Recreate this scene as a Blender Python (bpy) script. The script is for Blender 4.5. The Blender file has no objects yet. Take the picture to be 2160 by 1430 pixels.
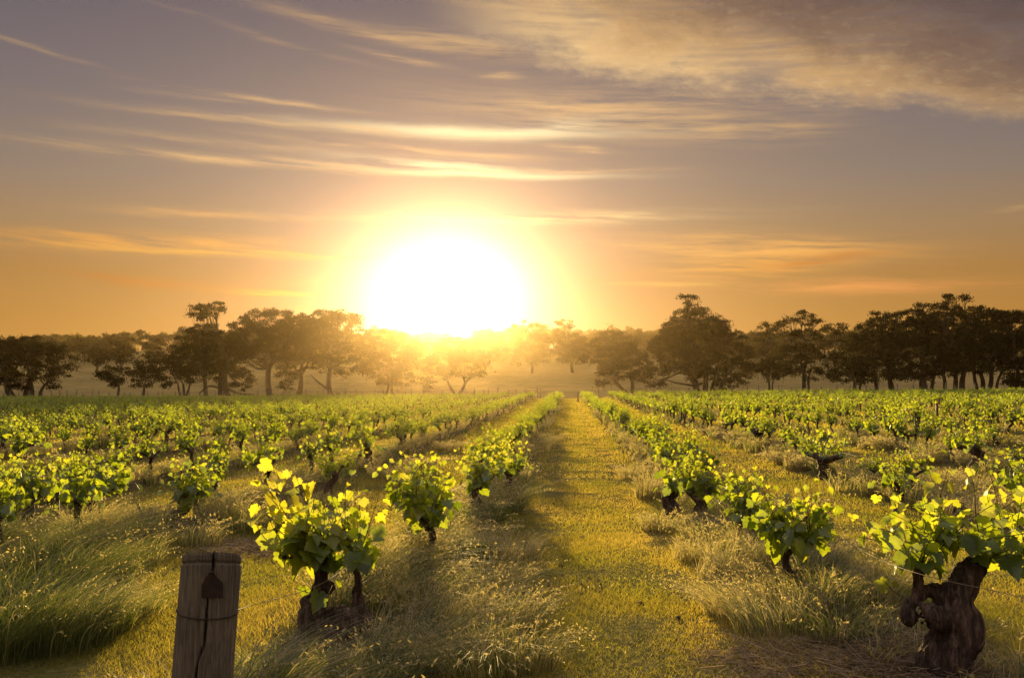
import bpy, math, random
import numpy as np
from mathutils import Vector, noise as mnoise

# ------------------------------------------------------------------ camera, sky, sun, exposure
SC = bpy.context.scene
COL = SC.collection
SC.render.engine = 'CYCLES'
F = 2000.0                       # focal length in photo pixels (photo is 2160 wide)
EYE = Vector((0, 0, 1.5))
PITCH, YAW = math.atan(100 / F), math.atan(120 / F)
fwd = Vector((-math.sin(YAW) * math.cos(PITCH), math.cos(YAW) * math.cos(PITCH), math.sin(PITCH)))
rgt = fwd.cross(Vector((0, 0, 1))).normalized()
upv = rgt.cross(fwd)
cam = bpy.data.objects.new('camera', bpy.data.cameras.new('camera'))
COL.objects.link(cam)
cam.location = EYE
cam.rotation_euler = fwd.to_track_quat('-Z', 'Y').to_euler()
cam.data.sensor_width = 36
cam.data.lens = 36 * F / 2160
cam.data.clip_start = 0.05
cam.data.clip_end = 6000
SC.camera = cam


def ray(px, py):
    return rgt * ((px - 1080) / F) + upv * ((715 - py) / F) + fwd


def azel(px, py):
    d = ray(px, py).normalized()
    return math.atan2(d.x, d.y), math.asin(d.z)


SUN_AZ, SUN_EL = azel(942, 622)
SC.view_settings.view_transform = 'Standard'
SC.view_settings.look = 'None'
SC.view_settings.exposure = 1.27
SC.view_settings.gamma = 1.0
c = SC.cycles
c.max_bounces = 6
c.diffuse_bounces = 3
c.glossy_bounces = 2
c.transmission_bounces = 4
c.volume_bounces = 0
c.transparent_max_bounces = 6
c.sample_clamp_indirect = 6
c.caustics_reflective = False
c.caustics_refractive = False
c.use_denoising = True

sun = bpy.data.objects.new('sun', bpy.data.lights.new('sun', 'SUN'))
COL.objects.link(sun)
sun.data.energy = 5.0
sun.data.angle = math.radians(1.2)
sun.data.color = (1.0, 0.70, 0.27)
sd = Vector((math.sin(SUN_AZ) * math.cos(SUN_EL), math.cos(SUN_AZ) * math.cos(SUN_EL), math.sin(SUN_EL)))
sun.rotation_euler = sd.to_track_quat('Z', 'Y').to_euler()


def lin(r, g, b):
    f = lambda v: v / 12.92 if v <= 0.04045 else ((v + 0.055) / 1.055) ** 2.4
    return (f(r / 255), f(g / 255), f(b / 255), 1)


class NT:
    """small helper round a node tree"""
    def __init__(s, tree):
        s.t = tree
        s.n = tree.nodes
        s.l = tree.links

    def put(s, sock, v):
        if hasattr(v, 'is_linked') or isinstance(v, bpy.types.NodeSocket):
            s.l.new(v, sock)
        else:
            sock.default_value = v

    def m(s, op, a, b=0.0, c_=None, clamp=False):
        k = s.n.new('ShaderNodeMath')
        k.operation = op
        k.use_clamp = clamp
        s.put(k.inputs[0], a)
        s.put(k.inputs[1], b)
        if c_ is not None:
            s.put(k.inputs[2], c_)
        return k.outputs[0]

    def vm(s, op, a, b=(0, 0, 0), scale=None):
        k = s.n.new('ShaderNodeVectorMath')
        k.operation = op
        s.put(k.inputs[0], a)
        s.put(k.inputs[1], b)
        if scale is not None:
            s.put(k.inputs['Scale'], scale)
        return k.outputs['Value'] if op in ('DOT_PRODUCT', 'LENGTH') else k.outputs[0]

    def mix(s, f, a, b, mode='MIX'):
        k = s.n.new('ShaderNodeMix')
        k.data_type = 'RGBA'
        k.blend_type = mode
        k.clamp_factor = True
        s.put(k.inputs[0], f)
        s.put(k.inputs[6], a)
        s.put(k.inputs[7], b)
        return k.outputs[2]

    def ramp(s, f, stops, interp='LINEAR'):
        k = s.n.new('ShaderNodeValToRGB')
        s.put(k.inputs[0], f)
        e = k.color_ramp.elements
        k.color_ramp.interpolation = interp
        while len(e) < len(stops):
            e.new(0.5)
        for q, (p, col) in zip(e, stops):
            q.position = p
            q.color = col if len(col) == 4 else (*col, 1)
        return k.outputs[0]

    def noise(s, vec, scale, detail=4, rough=0.55, dist=0.0):
        k = s.n.new('ShaderNodeTexNoise')
        if vec is not None:
            s.put(k.inputs['Vector'], vec)
        k.inputs['Scale'].default_value = scale
        k.inputs['Detail'].default_value = detail
        k.inputs['Roughness'].default_value = rough
        k.inputs['Distortion'].default_value = dist
        return k

    def maprange(s, v, a, b, c_=0.0, d=1.0, smooth=True):
        k = s.n.new('ShaderNodeMapRange')
        k.interpolation_type = 'SMOOTHSTEP' if smooth else 'LINEAR'
        s.put(k.inputs[0], v)
        s.put(k.inputs[1], a)
        s.put(k.inputs[2], b)
        s.put(k.inputs[3], c_)
        s.put(k.inputs[4], d)
        return k.outputs[0]

    def mapping(s, vec, loc=(0, 0, 0), rot=0.0, scale=(1, 1, 1), kind='TEXTURE'):
        k = s.n.new('ShaderNodeMapping')
        k.vector_type = kind
        s.put(k.inputs[0], vec)
        k.inputs[1].default_value = loc
        k.inputs[2].default_value = (0, 0, rot)
        k.inputs[3].default_value = scale
        return k.outputs[0]


def build_sky():
    W = bpy.data.worlds.new('World')
    SC.world = W
    W.use_nodes = True
    t = NT(W.node_tree)
    t.n.clear()
    out = t.n.new('ShaderNodeOutputWorld')
    bg = t.n.new('ShaderNodeBackground')
    t.l.new(bg.outputs[0], out.inputs[0])
    tc = t.n.new('ShaderNodeTexCoord')
    sep = t.n.new('ShaderNodeSeparateXYZ')
    t.l.new(tc.outputs['Generated'], sep.inputs[0])
    x, y, z = sep.outputs
    az = t.m('ARCTAN2', x, y)                       # 0 = straight down the lane
    el = t.m('ARCSINE', t.m('MINIMUM', t.m('MAXIMUM', z, -1.0), 1.0))
    cmb = t.n.new('ShaderNodeCombineXYZ')
    t.l.new(az, cmb.inputs[0])
    t.l.new(el, cmb.inputs[1])
    uv = cmb.outputs[0]                             # sky direction in radians

    e = lambda py: max(0.0, min(1.0, (815 - py) / F / 0.9))
    elr = t.m('DIVIDE', el, 0.9)
    base = t.ramp(elr, [(0.0, lin(180, 128, 54)), (e(690), lin(170, 119, 48)), (e(590), lin(158, 113, 54)), (e(500), lin(146, 116, 82)), (e(400), lin(126, 111, 100)), (e(250), lin(104, 97, 102)),
                        (e(0), lin(82, 78, 94)), (0.62, lin(210, 194, 190)), (1.0, lin(238, 226, 222))])  # stops above the view brightened as added fill light for the foreground
    # Nishita sky, faint, under the warm dawn veil
    sky = t.n.new('ShaderNodeTexSky')
    sky.sky_type = 'NISHITA'
    sky.sun_disc = False
    sky.sun_elevation = SUN_EL
    sky.sun_rotation = SUN_AZ
    sky.dust_density = 3.0
    nish = t.vm('SCALE', sky.outputs[0], scale=0.004)
    col = t.mix(1.0, base, nish, 'ADD')
    # aureole round the sun
    du = t.m('MULTIPLY', t.m('SUBTRACT', az, SUN_AZ), F / 1.36)
    dv = t.m('MULTIPLY', t.m('SUBTRACT', el, SUN_EL), F)
    r = t.m('SQRT', t.m('ADD', t.m('MULTIPLY', du, du), t.m('MULTIPLY', dv, dv)))
    g1 = t.m('EXPONENT', t.m('DIVIDE', r, -380.0))
    q = t.m('DIVIDE', r, 235.0)
    g2 = t.m('EXPONENT', t.m('MULTIPLY', t.m('MULTIPLY', q, q), -1.0))
    q = t.m('DIVIDE', r, 112.0)
    g3 = t.m('EXPONENT', t.m('MULTIPLY', t.m('MULTIPLY', q, q), -1.0))
    col = t.mix(1.0, col, t.vm('SCALE', (0.27, 0.165, 0.09), scale=g1), 'ADD')
    col = t.mix(1.0, col, t.vm('SCALE', (0.0, 0.02, 0.20), scale=g2), 'ADD')
    lit = t.m('ADD', 0.42, t.m('MULTIPLY', g1, 1.9))     # cloud brightness grows towards the sun

    # ---- clouds, placed by direction
    wn = t.noise(t.mapping(uv, scale=(0.16, 0.03, 1)), 1.0, 5, 0.6)
    warp = t.vm('SCALE', t.vm('SUBTRACT', wn.outputs['Color'], (0.5, 0.5, 0.5)), scale=1.0)
    warp = t.vm('MULTIPLY', warp, (0.04, 0.012, 0))
    uvw = t.vm('ADD', uv, warp)
    fib = t.noise(t.mapping(uvw, rot=-0.05, scale=(0.12, 0.0075, 1)), 1.0, 6, 0.62).outputs[0]
    fib2 = t.maprange(fib, 0.36, 0.64, 0.05, 1.35, False)

    def streak(col, px, py, a, b, tilt, colour, amt, fibre=True):
        u0, v0 = azel(px, py)
        p = t.mapping(uvw, (u0, v0, 0), -math.radians(tilt), (a / F, b / F, 1))
        d2 = t.vm('DOT_PRODUCT', p, p)
        f = t.m('MULTIPLY', t.m('EXPONENT', t.m('MULTIPLY', d2, -1.0)), amt)
        if fibre:
            f = t.m('MULTIPLY', f, fib2)
        cc = t.vm('SCALE', colour[:3], scale=lit)
        return t.mix(f, col, cc)

    tan = lin(228, 184, 130)
    wht = lin(255, 232, 180)
    org = lin(235, 168, 84)
    for a in [(1330, 235, 360, 40, 3, tan, .62), (1480, 275, 200, 24, 4, tan, .6), (1200, 225, 150, 10, 2, tan, .6),
              (1680, 270, 70, 10, 3, tan, .5),
              (990, 281, 270, 11, 1, wht, .95, False), (700, 271, 350, 9, 1.5, tan, .8), (1170, 268, 120, 14, -5, wht, .6),
              (420, 296, 260, 9, 1.5, tan, .35), (860, 318, 260, 8, 3, tan, .5),
              (960, 352, 190, 9, 3, wht, .8), (1000, 368, 230, 6, 1.5, wht, .95, False), (1260, 360, 150, 5, 1, tan, .7),
              (560, 344, 460, 11, 1, tan, .75), 
              (560, 213, 200, 5, 4, tan, .65), (400, 203, 120, 5, 2, tan, .3),
              (820, 76, 250, 12, 9, tan, .6), (980, 92, 120, 14, 10, tan, .7), (500, 62, 200, 5, 10, tan, .3),
              (50, 95, 100, 4, 8, tan, .7), (850, 122, 90, 6, 9, tan, .5), (1060, 157, 45, 6, 0, tan, .6),
              (1060, 20, 110, 12, 8, tan, .45),
              (1230, 317, 70, 6, 5, tan, .8), (1130, 462, 360, 12, 0, lin(255, 220, 150), .5),
              (420, 452, 180, 8, 0, lin(240, 180, 110), .45),
              (230, 510, 250, 15, -2, lin(255, 180, 88), .8), (520, 535, 360, 7, 0, lin(255, 190, 84), .6),
              (220, 588, 75, 7, 7, lin(205, 130, 60), .7), (350, 600, 150, 10, 3, lin(215, 140, 60), .5),
              (575, 615, 70, 4, 1, lin(255, 190, 80), .8), (780, 590, 120, 8, -2, lin(255, 215, 110), .5),
              (1640, 525, 230, 24, 3, lin(255, 188, 104), .9), (1600, 560, 150, 20, -2, lin(255, 182, 88), .9),
              (1720, 550, 120, 9, -4, lin(216, 140, 70), .8), (1860, 604, 240, 14, 2, lin(255, 174, 96), .9),
              (1440, 601, 110, 4, 1, lin(255, 200, 100), .5), (2150, 438, 40, 6, -3, tan, .5)]:
        col = streak(col, *a)

    # the big bank, upper right
    k = t.n.new('ShaderNodeFloatCurve')
    cu = k.mapping.curves[0]
    pts = [(850, 40), (1000, 95), (1150, 130), (1300, 168), (1500, 192), (1700, 214), (1900, 222), (2030, 240), (2160, 262), (2500, 300)]
    A0, A1 = azel(700, 100)[0], azel(2700, 100)[0]
    pv = [((azel(px, py)[0] - A0) / (A1 - A0), azel(px, py)[1]) for px, py in pts]
    while len(cu.points) < len(pv):
        cu.points.new(0.5, 0.5)
    for pnt, (a_, b_) in zip(cu.points, sorted(pv)):
        pnt.location = (a_, b_)
    k.mapping.update()
    t.l.new(t.maprange(az, A0, A1, 0, 1, False), k.inputs['Value'])
    edge = k.outputs[0]
    puff = t.noise(t.mapping(uv, rot=-0.12, scale=(0.10, 0.045, 1)), 1.0, 8, 0.62, 0.3)
    fray = t.noise(t.mapping(uv, rot=-0.1, scale=(0.02, 0.008, 1)), 1.0, 5, 0.65)
    wob = t.m('ADD', t.m('MULTIPLY', t.m('SUBTRACT', puff.outputs[0], 0.5), 0.055),
              t.m('MULTIPLY', t.m('SUBTRACT', fray.outputs[0], 0.5), 0.028))
    s_ = t.m('ADD', t.m('SUBTRACT', el, edge), wob)              # radians above the edge
    body = t.maprange(s_, -0.010, 0.026)
    fade = t.maprange(az, azel(860, 60)[0], azel(1240, 60)[0])
    dens = t.maprange(t.m('ADD', t.m('MULTIPLY', puff.outputs[0], .6), t.m('MULTIPLY', fib, .4)), 0.34, 0.54, 0.50, 1.0)
    back = t.maprange(el, 0.62, 0.42)
    behind = t.maprange(az, 1.1, 0.7)
    alpha = t.m('MULTIPLY', t.m('MULTIPLY', body, fade), t.m('MULTIPLY', dens, t.m('MULTIPLY', back, behind)))
    depth = t.m('ADD', s_, t.m('MULTIPLY', t.m('SUBTRACT', az, azel(1500, 100)[0]), 0.16))
    bank = t.ramp(t.maprange(t.m('ADD', depth, t.m('MULTIPLY', t.m('SUBTRACT', puff.outputs[0], 0.5), 0.05)), -0.055, 0.178, 0, 1, False),
                  [(0.0, lin(240, 205, 150)), (0.28, lin(226, 186, 132)), (0.42, lin(200, 160, 112)),
                   (0.58, lin(140, 112, 90)), (0.78, lin(108, 88, 80)), (1.0, lin(90, 78, 80))])
    wisp = t.maprange(fray.outputs[0], 0.48, 0.72, 0, 0.28)
    bank = t.mix(t.m('MULTIPLY', wisp, t.maprange(depth, 0.16, 0.0)), bank, lin(250, 216, 160))
    col = t.mix(alpha, col, bank)
    # white-hot centre, over the clouds
    col = t.mix(1.0, col, t.vm('SCALE', (1.25, 1.2, 1.15), scale=g3), 'ADD')
    t.l.new(col, bg.inputs[0])
    bg.inputs[1].default_value = 0.42
    W.cycles.sampling_method = 'MANUAL'
    W.cycles.sample_map_resolution = 512


build_sky()

# ------------------------------------------------------------------ mesh helpers
rs = np.random.RandomState(7)
random.seed(7)


def mesh_np(name, V, Fs, mat, tint=None, smooth=False):
    """V (n,3); Fs list of (k,m) index arrays"""
    me = bpy.data.meshes.new(name)
    V = np.asarray(V, dtype=np.float32)
    Fs = [np.asarray(f, dtype=np.int32) for f in Fs if len(f)]
    me.vertices.add(len(V))
    me.vertices.foreach_set('co', V.ravel())
    nl = sum(f.size for f in Fs)
    npoly = sum(len(f) for f in Fs)
    me.loops.add(nl)
    me.loops.foreach_set('vertex_index', np.concatenate([f.ravel() for f in Fs]))
    me.polygons.add(npoly)
    st = []
    o = 0
    for f in Fs:
        st.append(o + np.arange(len(f)) * f.shape[1])
        o += f.size
    me.polygons.foreach_set('loop_start', np.concatenate(st).astype(np.int32))
    if smooth:
        me.polygons.foreach_set('use_smooth', np.ones(npoly, dtype=bool))
    if tint is not None:
        a = me.attributes.new('tint', 'FLOAT', 'POINT')
        a.data.foreach_set('value', np.asarray(tint, dtype=np.float32))
    me.update(calc_edges=True)
    if mat:
        me.materials.append(mat)
    return me


class MB:
    """collects tubes and pieces into one mesh"""
    def __init__(s):
        s.V, s.F, s.T, s.n = [], {}, [], 0

    def add(s, V, Fs, tint=0.5):
        V = np.asarray(V, dtype=np.float32)
        for f in Fs:
            f = np.asarray(f, dtype=np.int32)
            if len(f):
                s.F.setdefault(f.shape[1], []).append(f + s.n)
        s.V.append(V)
        s.T.append(np.full(len(V), tint, dtype=np.float32) if np.isscalar(tint) else np.asarray(tint, dtype=np.float32))
        s.n += len(V)

    def tube(s, P, R, k=6, cap=True, rough=0.0, tint=0.5):
        P = [Vector(p) for p in P]
        n = len(P)
        V = []
        ref = Vector((0.31, 0.87, 0.39))
        for i in range(n):
            d = (P[min(i + 1, n - 1)] - P[max(i - 1, 0)])
            d = d.normalized() if d.length > 1e-9 else Vector((0, 0, 1))
            a = d.cross(ref)
            if a.length < 1e-4:
                a = d.cross(Vector((1, 0, 0)))
            a.normalize()
            b = d.cross(a)
            for j in range(k):
                th = 2 * math.pi * j / k
                rr = R[i] * (1 + (random.uniform(-rough, rough) if rough else 0))
                V.append(P[i] + (a * math.cos(th) + b * math.sin(th)) * rr)
        Fq = [(i * k + j, i * k + (j + 1) % k, (i + 1) * k + (j + 1) % k, (i + 1) * k + j) for i in range(n - 1) for j in range(k)]
        V = [tuple(v) for v in V]
        Ft = []
        if cap:
            V.append(tuple(P[0])); V.append(tuple(P[-1]))
            c0, c1 = n * k, n * k + 1
            Ft += [(c0, (j + 1) % k, j) for j in range(k)]
            Ft += [(c1, (n - 1) * k + j, (n - 1) * k + (j + 1) % k) for j in range(k)]
        s.add(V, [Fq, Ft], tint)

    def data(s):
        return np.concatenate(s.V), [np.concatenate(f) for f in s.F.values()], np.concatenate(s.T)

    def mesh(s, name, mat, smooth=True):
        V, Fs, T = s.data()
        return mesh_np(name, V, Fs, mat, T, smooth)


def link(name, me, parent=None, loc=(0, 0, 0)):
    o = bpy.data.objects.new(name, me)
    COL.objects.link(o)
    o.location = loc
    if parent:
        o.parent = parent
    return o


def tag(o, label, cat, group=None):
    o['label'] = label
    o['category'] = cat
    if group:
        o['group'] = group
    return o


def thing(name, label, cat, loc=(0, 0, 0), group=None):
    return tag(link(name, None, None, loc), label, cat, group)


def cat_curve(pts, n=8):
    """Catmull-Rom through pts"""
    P = [np.array(p, float) for p in pts]
    P = [2 * P[0] - P[1]] + P + [2 * P[-1] - P[-2]]
    o = []
    for i in range(1, len(P) - 2):
        for q in range(n):
            u = q / n
            o.append(0.5 * (2 * P[i] + (P[i + 1] - P[i - 1]) * u + (2 * P[i - 1] - 5 * P[i] + 4 * P[i + 1] - P[i + 2]) * u * u
                            + (3 * P[i] - P[i - 1] - 3 * P[i + 1] + P[i + 2]) * u ** 3))
    o.append(P[-2])
    return o


# ------------------------------------------------------------------ terrain
def sstep(a, b, v):
    q = np.clip((v - a) / (b - a), 0, 1)
    return q * q * (3 - 2 * q)


ROW0, PITCHX = 0.3, 3.2           # lane centre, row spacing
ROWS = [-1.3 - PITCHX * i for i in range(0, 28)] + [1.9 + PITCHX * i for i in range(0, 24)]
FIELD_END = 118.0


def berm(x, y):
    """1 on a vine row, 0 in a lane"""
    q = np.where(x < ROW0, (-1.3 - x) / PITCHX, (x - 1.9) / PITCHX)
    d = np.abs(q - np.maximum(np.round(q), 0)) * PITCHX
    return d


def terrain(x, y, rows=True):
    x = np.asarray(x, float)
    y = np.asarray(y, float)
    z = -0.27 * sstep(5, 15, y) * (1 - sstep(45, 110, y))
    z = z + 0.5 * np.tanh(x / 40.0) * sstep(8, 35, y)
    if rows:
        d = berm(x, y)
        w = 1 - sstep(FIELD_END - 3, FIELD_END + 3, y)
        z = z + 0.10 * np.exp(-(d / 0.45) ** 2) * w
    h = np.clip(y - 205, 0, 285)
    z = z + 0.082 * h * h / (h + 60) + 1.2 * np.sin(x * 0.011 + y * 0.006) * sstep(230, 420, y)
    z = z + 1.0 * sstep(340, 450, y) - sstep(500, 900, y) * 20
    return z


def hit(px, py, dz=0.0):
    """point of the ground seen at this photo pixel"""
    r = ray(px, py)
    d = 6.0
    zt = 0.0
    for _ in range(40):
        zt = float(terrain(r.x / r.y * d, d)) + dz
        d = d * 0.5 + 0.5 * max(1.0, min(300.0, (zt - EYE.z) / (r.z / r.y)))
    return Vector((r.x / r.y * d, d, float(terrain(r.x / r.y * d, d))))


def plane(px, py, d):
    """point at depth d (metres along the lane) seen at this photo pixel"""
    r = ray(px, py)
    return EYE + r * (d / r.y)


# ------------------------------------------------------------------ materials
def new_mat(name):
    m = bpy.data.materials.new(name)
    m.use_nodes = True
    t = NT(m.node_tree)
    t.n.clear()
    o = t.n.new('ShaderNodeOutputMaterial')
    return m, t, o


def attr(t, name='tint'):
    a = t.n.new('ShaderNodeAttribute')
    a.attribute_name = name
    return a.outputs['Fac']


def leaf_mat(name, dif, tra, amount=0.5, gloss=0.06, rough=0.45):
    m, t, o = new_mat(name)
    ti = attr(t)
    if name == 'vine_leaf':            # blotchy, uneven leaf blades
        gg = t.n.new('ShaderNodeNewGeometry')
        nz = t.noise(gg.outputs['Position'], 38, 4, .65).outputs[0]
        ti = t.m('ADD', ti, t.m('MULTIPLY', t.m('SUBTRACT', nz, .5), .7), clamp=True)
    d = t.n.new('ShaderNodeBsdfDiffuse')
    tr = t.n.new('ShaderNodeBsdfTranslucent')
    t.l.new(t.ramp(ti, dif), d.inputs[0])
    t.l.new(t.ramp(ti, tra), tr.inputs[0])
    mx = t.n.new('ShaderNodeMixShader')
    mx.inputs[0].default_value = amount
    t.l.new(d.outputs[0], mx.inputs[1])
    t.l.new(tr.outputs[0], mx.inputs[2])
    res = mx.outputs[0]
    if gloss:
        g = t.n.new('ShaderNodeBsdfGlossy')
        g.inputs['Roughness'].default_value = rough
        g.inputs['Color'].default_value = (.8, .8, .8, 1)
        m2 = t.n.new('ShaderNodeMixShader')
        m2.inputs[0].default_value = gloss
        t.l.new(res, m2.inputs[1])
        t.l.new(g.outputs[0], m2.inputs[2])
        res = m2.outputs[0]
    t.l.new(res, o.inputs[0])
    return m


def bark_mat(name, c0, c1, c2, scale=(1, 1, 1), ns=20, bump=0.8, dist=0.01):
    m, t, o = new_mat(name)
    p = t.n.new('ShaderNodeBsdfPrincipled')
    p.inputs['Roughness'].default_value = 0.85
    p.inputs['Specular IOR Level'].default_value = 0.25
    tc = t.n.new('ShaderNodeTexCoord')
    v = t.mapping(tc.outputs['Object'], scale=scale, kind='POINT')
    n1 = t.noise(v, ns, 8, 0.65, 0.6)
    n2 = t.noise(v, ns * 0.25, 3, 0.5)
    f = t.m('ADD', t.m('MULTIPLY', n1.outputs[0], 0.65), t.m('MULTIPLY', n2.outputs[0], 0.35))
    t.l.new(t.ramp(f, [(0.32, c0), (0.5, c1), (0.68, c2)]), p.inputs['Base Color'])
    b = t.n.new('ShaderNodeBump')
    b.inputs['Strength'].default_value = bump
    b.inputs['Distance'].default_value = dist
    t.l.new(f, b.inputs['Height'])
    t.l.new(b.outputs[0], p.inputs['Normal'])
    t.l.new(p.outputs[0], o.inputs[0])
    return m


M = {}
M['vine_leaf'] = leaf_mat('vine_leaf', [(0, (.058, .108, .019)), (.5, (.095, .150, .025)), (1, (.15, .17, .035))],
                          [(0, (.15, .22, .010)), (.5, (.42, .50, .016)), (1, (.82, .76, .04))], 0.58, 0.05)  # dark end of the ramp carries the shade inside the canopy
M['shoot'] = leaf_mat('vine_shoot', [(0, (.09, .08, .03)), (1, (.12, .12, .04))], [(0, (.2, .2, .04)), (1, (.25, .25, .05))], 0.2, 0.05)
M['vine_bark'] = bark_mat('vine_bark', (.014, .009, .007), (.072, .045, .034), (.27, .19, .15), (2.0, 2.0, .38), 26, 1.0, 0.05)
M['grass'] = leaf_mat('grass', [(0, (.040, .064, .024)), (.45, (.105, .120, .045)), (.6, (.21, .18, .085)), (1, (.32, .27, .14))],  # green end darkened, the shade inside tall grass put into the colour
                      [(0, (.09, .13, .02)), (.45, (.25, .27, .045)), (.6, (.48, .40, .12)), (1, (.66, .54, .20))], 0.47, 0.04)
M['lawn'] = leaf_mat('lane_grass', [(0, (.065, .085, .020)), (.5, (.140, .125, .034)), (1, (.27, .205, .075))],
                     [(0, (.25, .26, .020)), (.5, (.52, .42, .04)), (1, (.76, .55, .11))], 0.52, 0.02)
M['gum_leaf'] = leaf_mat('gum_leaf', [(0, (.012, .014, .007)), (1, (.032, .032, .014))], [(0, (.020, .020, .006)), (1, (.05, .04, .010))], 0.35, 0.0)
M['wood_leaf_hazed'] = leaf_mat('woodland_leaf_hazed', [(0, (.040, .038, .018)), (1, (.085, .072, .034))], [(0, (.10, .08, .03)), (1, (.20, .15, .05))], 0.5, 0.0)  # paler than the gum leaves: distance haze put into the leaf colour
M['gum_bark'] = bark_mat('gum_bark', (.035, .025, .018), (.075, .055, .04), (.14, .11, .085), (1, 1, .3), 3, 0.5, 0.05)
M['litter'] = leaf_mat('straw_litter', [(0, (.09, .065, .045)), (1, (.34, .25, .17))], [(0, (.15, .1, .06)), (1, (.35, .25, .13))], 0.3, 0.0)


def wood_mat():
    m, t, o = new_mat('weathered_wood')
    p = t.n.new('ShaderNodeBsdfPrincipled')
    p.inputs['Roughness'].default_value = 0.9
    tc = t.n.new('ShaderNodeTexCoord')
    v = t.mapping(tc.outputs['Object'], scale=(9, 9, .45), kind='POINT')
    n1 = t.noise(v, 13, 10, 0.7, 0.5)
    n2 = t.noise(tc.outputs['Object'], 5, 4, 0.6)
    f = t.m('ADD', t.m('MULTIPLY', n1.outputs[0], .7), t.m('MULTIPLY', n2.outputs[0], .3))
    t.l.new(t.ramp(f, [(.3, (.022, .017, .011)), (.45, (.085, .068, .046)), (.56, (.16, .130, .092)), (.7, (.27, .225, .165))]), p.inputs['Base Color'])
    b = t.n.new('ShaderNodeBump')
    b.inputs['Strength'].default_value = .7
    b.inputs['Distance'].default_value = .006
    t.l.new(f, b.inputs['Height'])
    t.l.new(b.outputs[0], p.inputs['Normal'])
    t.l.new(p.outputs[0], o.inputs[0])
    return m


def metal_mat(name, c0, c1, metallic, rough):
    m, t, o = new_mat(name)
    p = t.n.new('ShaderNodeBsdfPrincipled')
    p.inputs['Metallic'].default_value = metallic
    p.inputs['Roughness'].default_value = rough
    tc = t.n.new('ShaderNodeTexCoord')
    n = t.noise(tc.outputs['Object'], 40, 5, .6)
    t.l.new(t.ramp(n.outputs[0], [(.35, c0), (.65, c1)]), p.inputs['Base Color'])
    t.l.new(p.outputs[0], o.inputs[0])
    return m


M['wood'] = wood_mat()
M['end_grain'] = bark_mat('end_grain', (.018, .013, .009), (.045, .034, .024), (.08, .062, .045), (1, 1, 1), 60, .8, .004)
M['rust'] = metal_mat('rusty_plate', (.020, .012, .009), (.050, .026, .016), .2, .8)
M['wire'] = metal_mat('galvanised_wire', (.11, .08, .045), (.18, .135, .08), .1, .7)
M['stake'] = metal_mat('steel_stake', (.025, .018, .014), (.06, .04, .03), .4, .7)


def ground_mat():
    m, t, o = new_mat('ground')
    p = t.n.new('ShaderNodeBsdfDiffuse')
    g = t.n.new('ShaderNodeNewGeometry')
    P = g.outputs['Position']
    a = t.noise(P, 0.55, 6, .6).outputs[0]
    b = t.noise(P, 14, 5, .7).outputs[0]
    grassy = t.ramp(b, [(.3, (.050, .055, .018)), (.5, (.11, .10, .035)), (.7, (.20, .165, .06))])
    soil = t.ramp(b, [(.3, (.040, .028, .018)), (.6, (.10, .072, .046)), (.8, (.17, .13, .085))])
    bm = attr(t, 'tint')
    f = t.m('ADD', t.m('MULTIPLY', bm, .75), t.m('SUBTRACT', a, .55), clamp=True)
    near = t.mix(f, grassy, soil)
    # far paddock: drying pasture with faint mowing lines
    sx = t.n.new('ShaderNodeSeparateXYZ')
    t.l.new(P, sx.inputs[0])
    ln = t.m('SINE', t.m('MULTIPLY', sx.outputs[1], .9))
    c1 = t.noise(P, .02, 5, .55).outputs[0]
    c2 = t.noise(P, .35, 6, .7).outputs[0]
    far = t.ramp(t.m('ADD', t.m('ADD', t.m('MULTIPLY', c1, .5), t.m('MULTIPLY', c2, .5)), t.m('MULTIPLY', ln, .03)),
                 [(.36, (.15, .115, .045)), (.5, (.24, .18, .07)), (.64, (.34, .25, .10))])
    mx = t.maprange(sx.outputs[1], 108, 128)
    t.l.new(t.mix(mx, near, far), p.inputs[0])
    bp = t.n.new('ShaderNodeBump')
    bp.inputs['Strength'].default_value = .6
    bp.inputs['Distance'].default_value = .05
    t.l.new(b, bp.inputs['Height'])
    t.l.new(bp.outputs[0], p.inputs['Normal'])
    t.l.new(p.outputs[0], o.inputs[0])
    return m


M['ground'] = ground_mat()


def build_ground():
    xs = np.concatenate([np.linspace(-1100, -95, 40), np.arange(-90, -14, 1.6), np.arange(-14, 14, .2), np.arange(14, 80, 1.6), np.linspace(82, 1100, 40)])
    ys = np.concatenate([np.linspace(-120, 0, 12), np.arange(1, 30, .35), np.arange(30, 125, 1.5), np.linspace(126, 400, 60), np.linspace(407, 520, 20), np.linspace(540, 1000, 20)])
    X, Y = np.meshgrid(xs, ys)
    Z = terrain(X, Y)
    for i in range(X.shape[0]):
        if 2 < ys[i] < 30:
            for j in range(X.shape[1]):
                if abs(xs[j]) < 14:
                    Z[i, j] += 0.035 * mnoise.noise((xs[j] * 1.3, ys[i] * 1.3, 3.1)) + .015 * mnoise.noise((xs[j] * 4, ys[i] * 4, 1.1))
    V = np.stack([X, Y, Z], -1).reshape(-1, 3)
    nx = len(xs)
    i = np.arange(len(ys) - 1)[:, None] * nx + np.arange(nx - 1)[None, :]
    Q = np.stack([i, i + 1, i + nx + 1, i + nx], -1).reshape(-1, 4)
    tint = np.exp(-(berm(X, Y) / .6) ** 2).ravel()
    o = link('ground', mesh_np('ground', V, [Q], M['ground'], tint, True))
    o['kind'] = 'structure'


build_ground()


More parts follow.
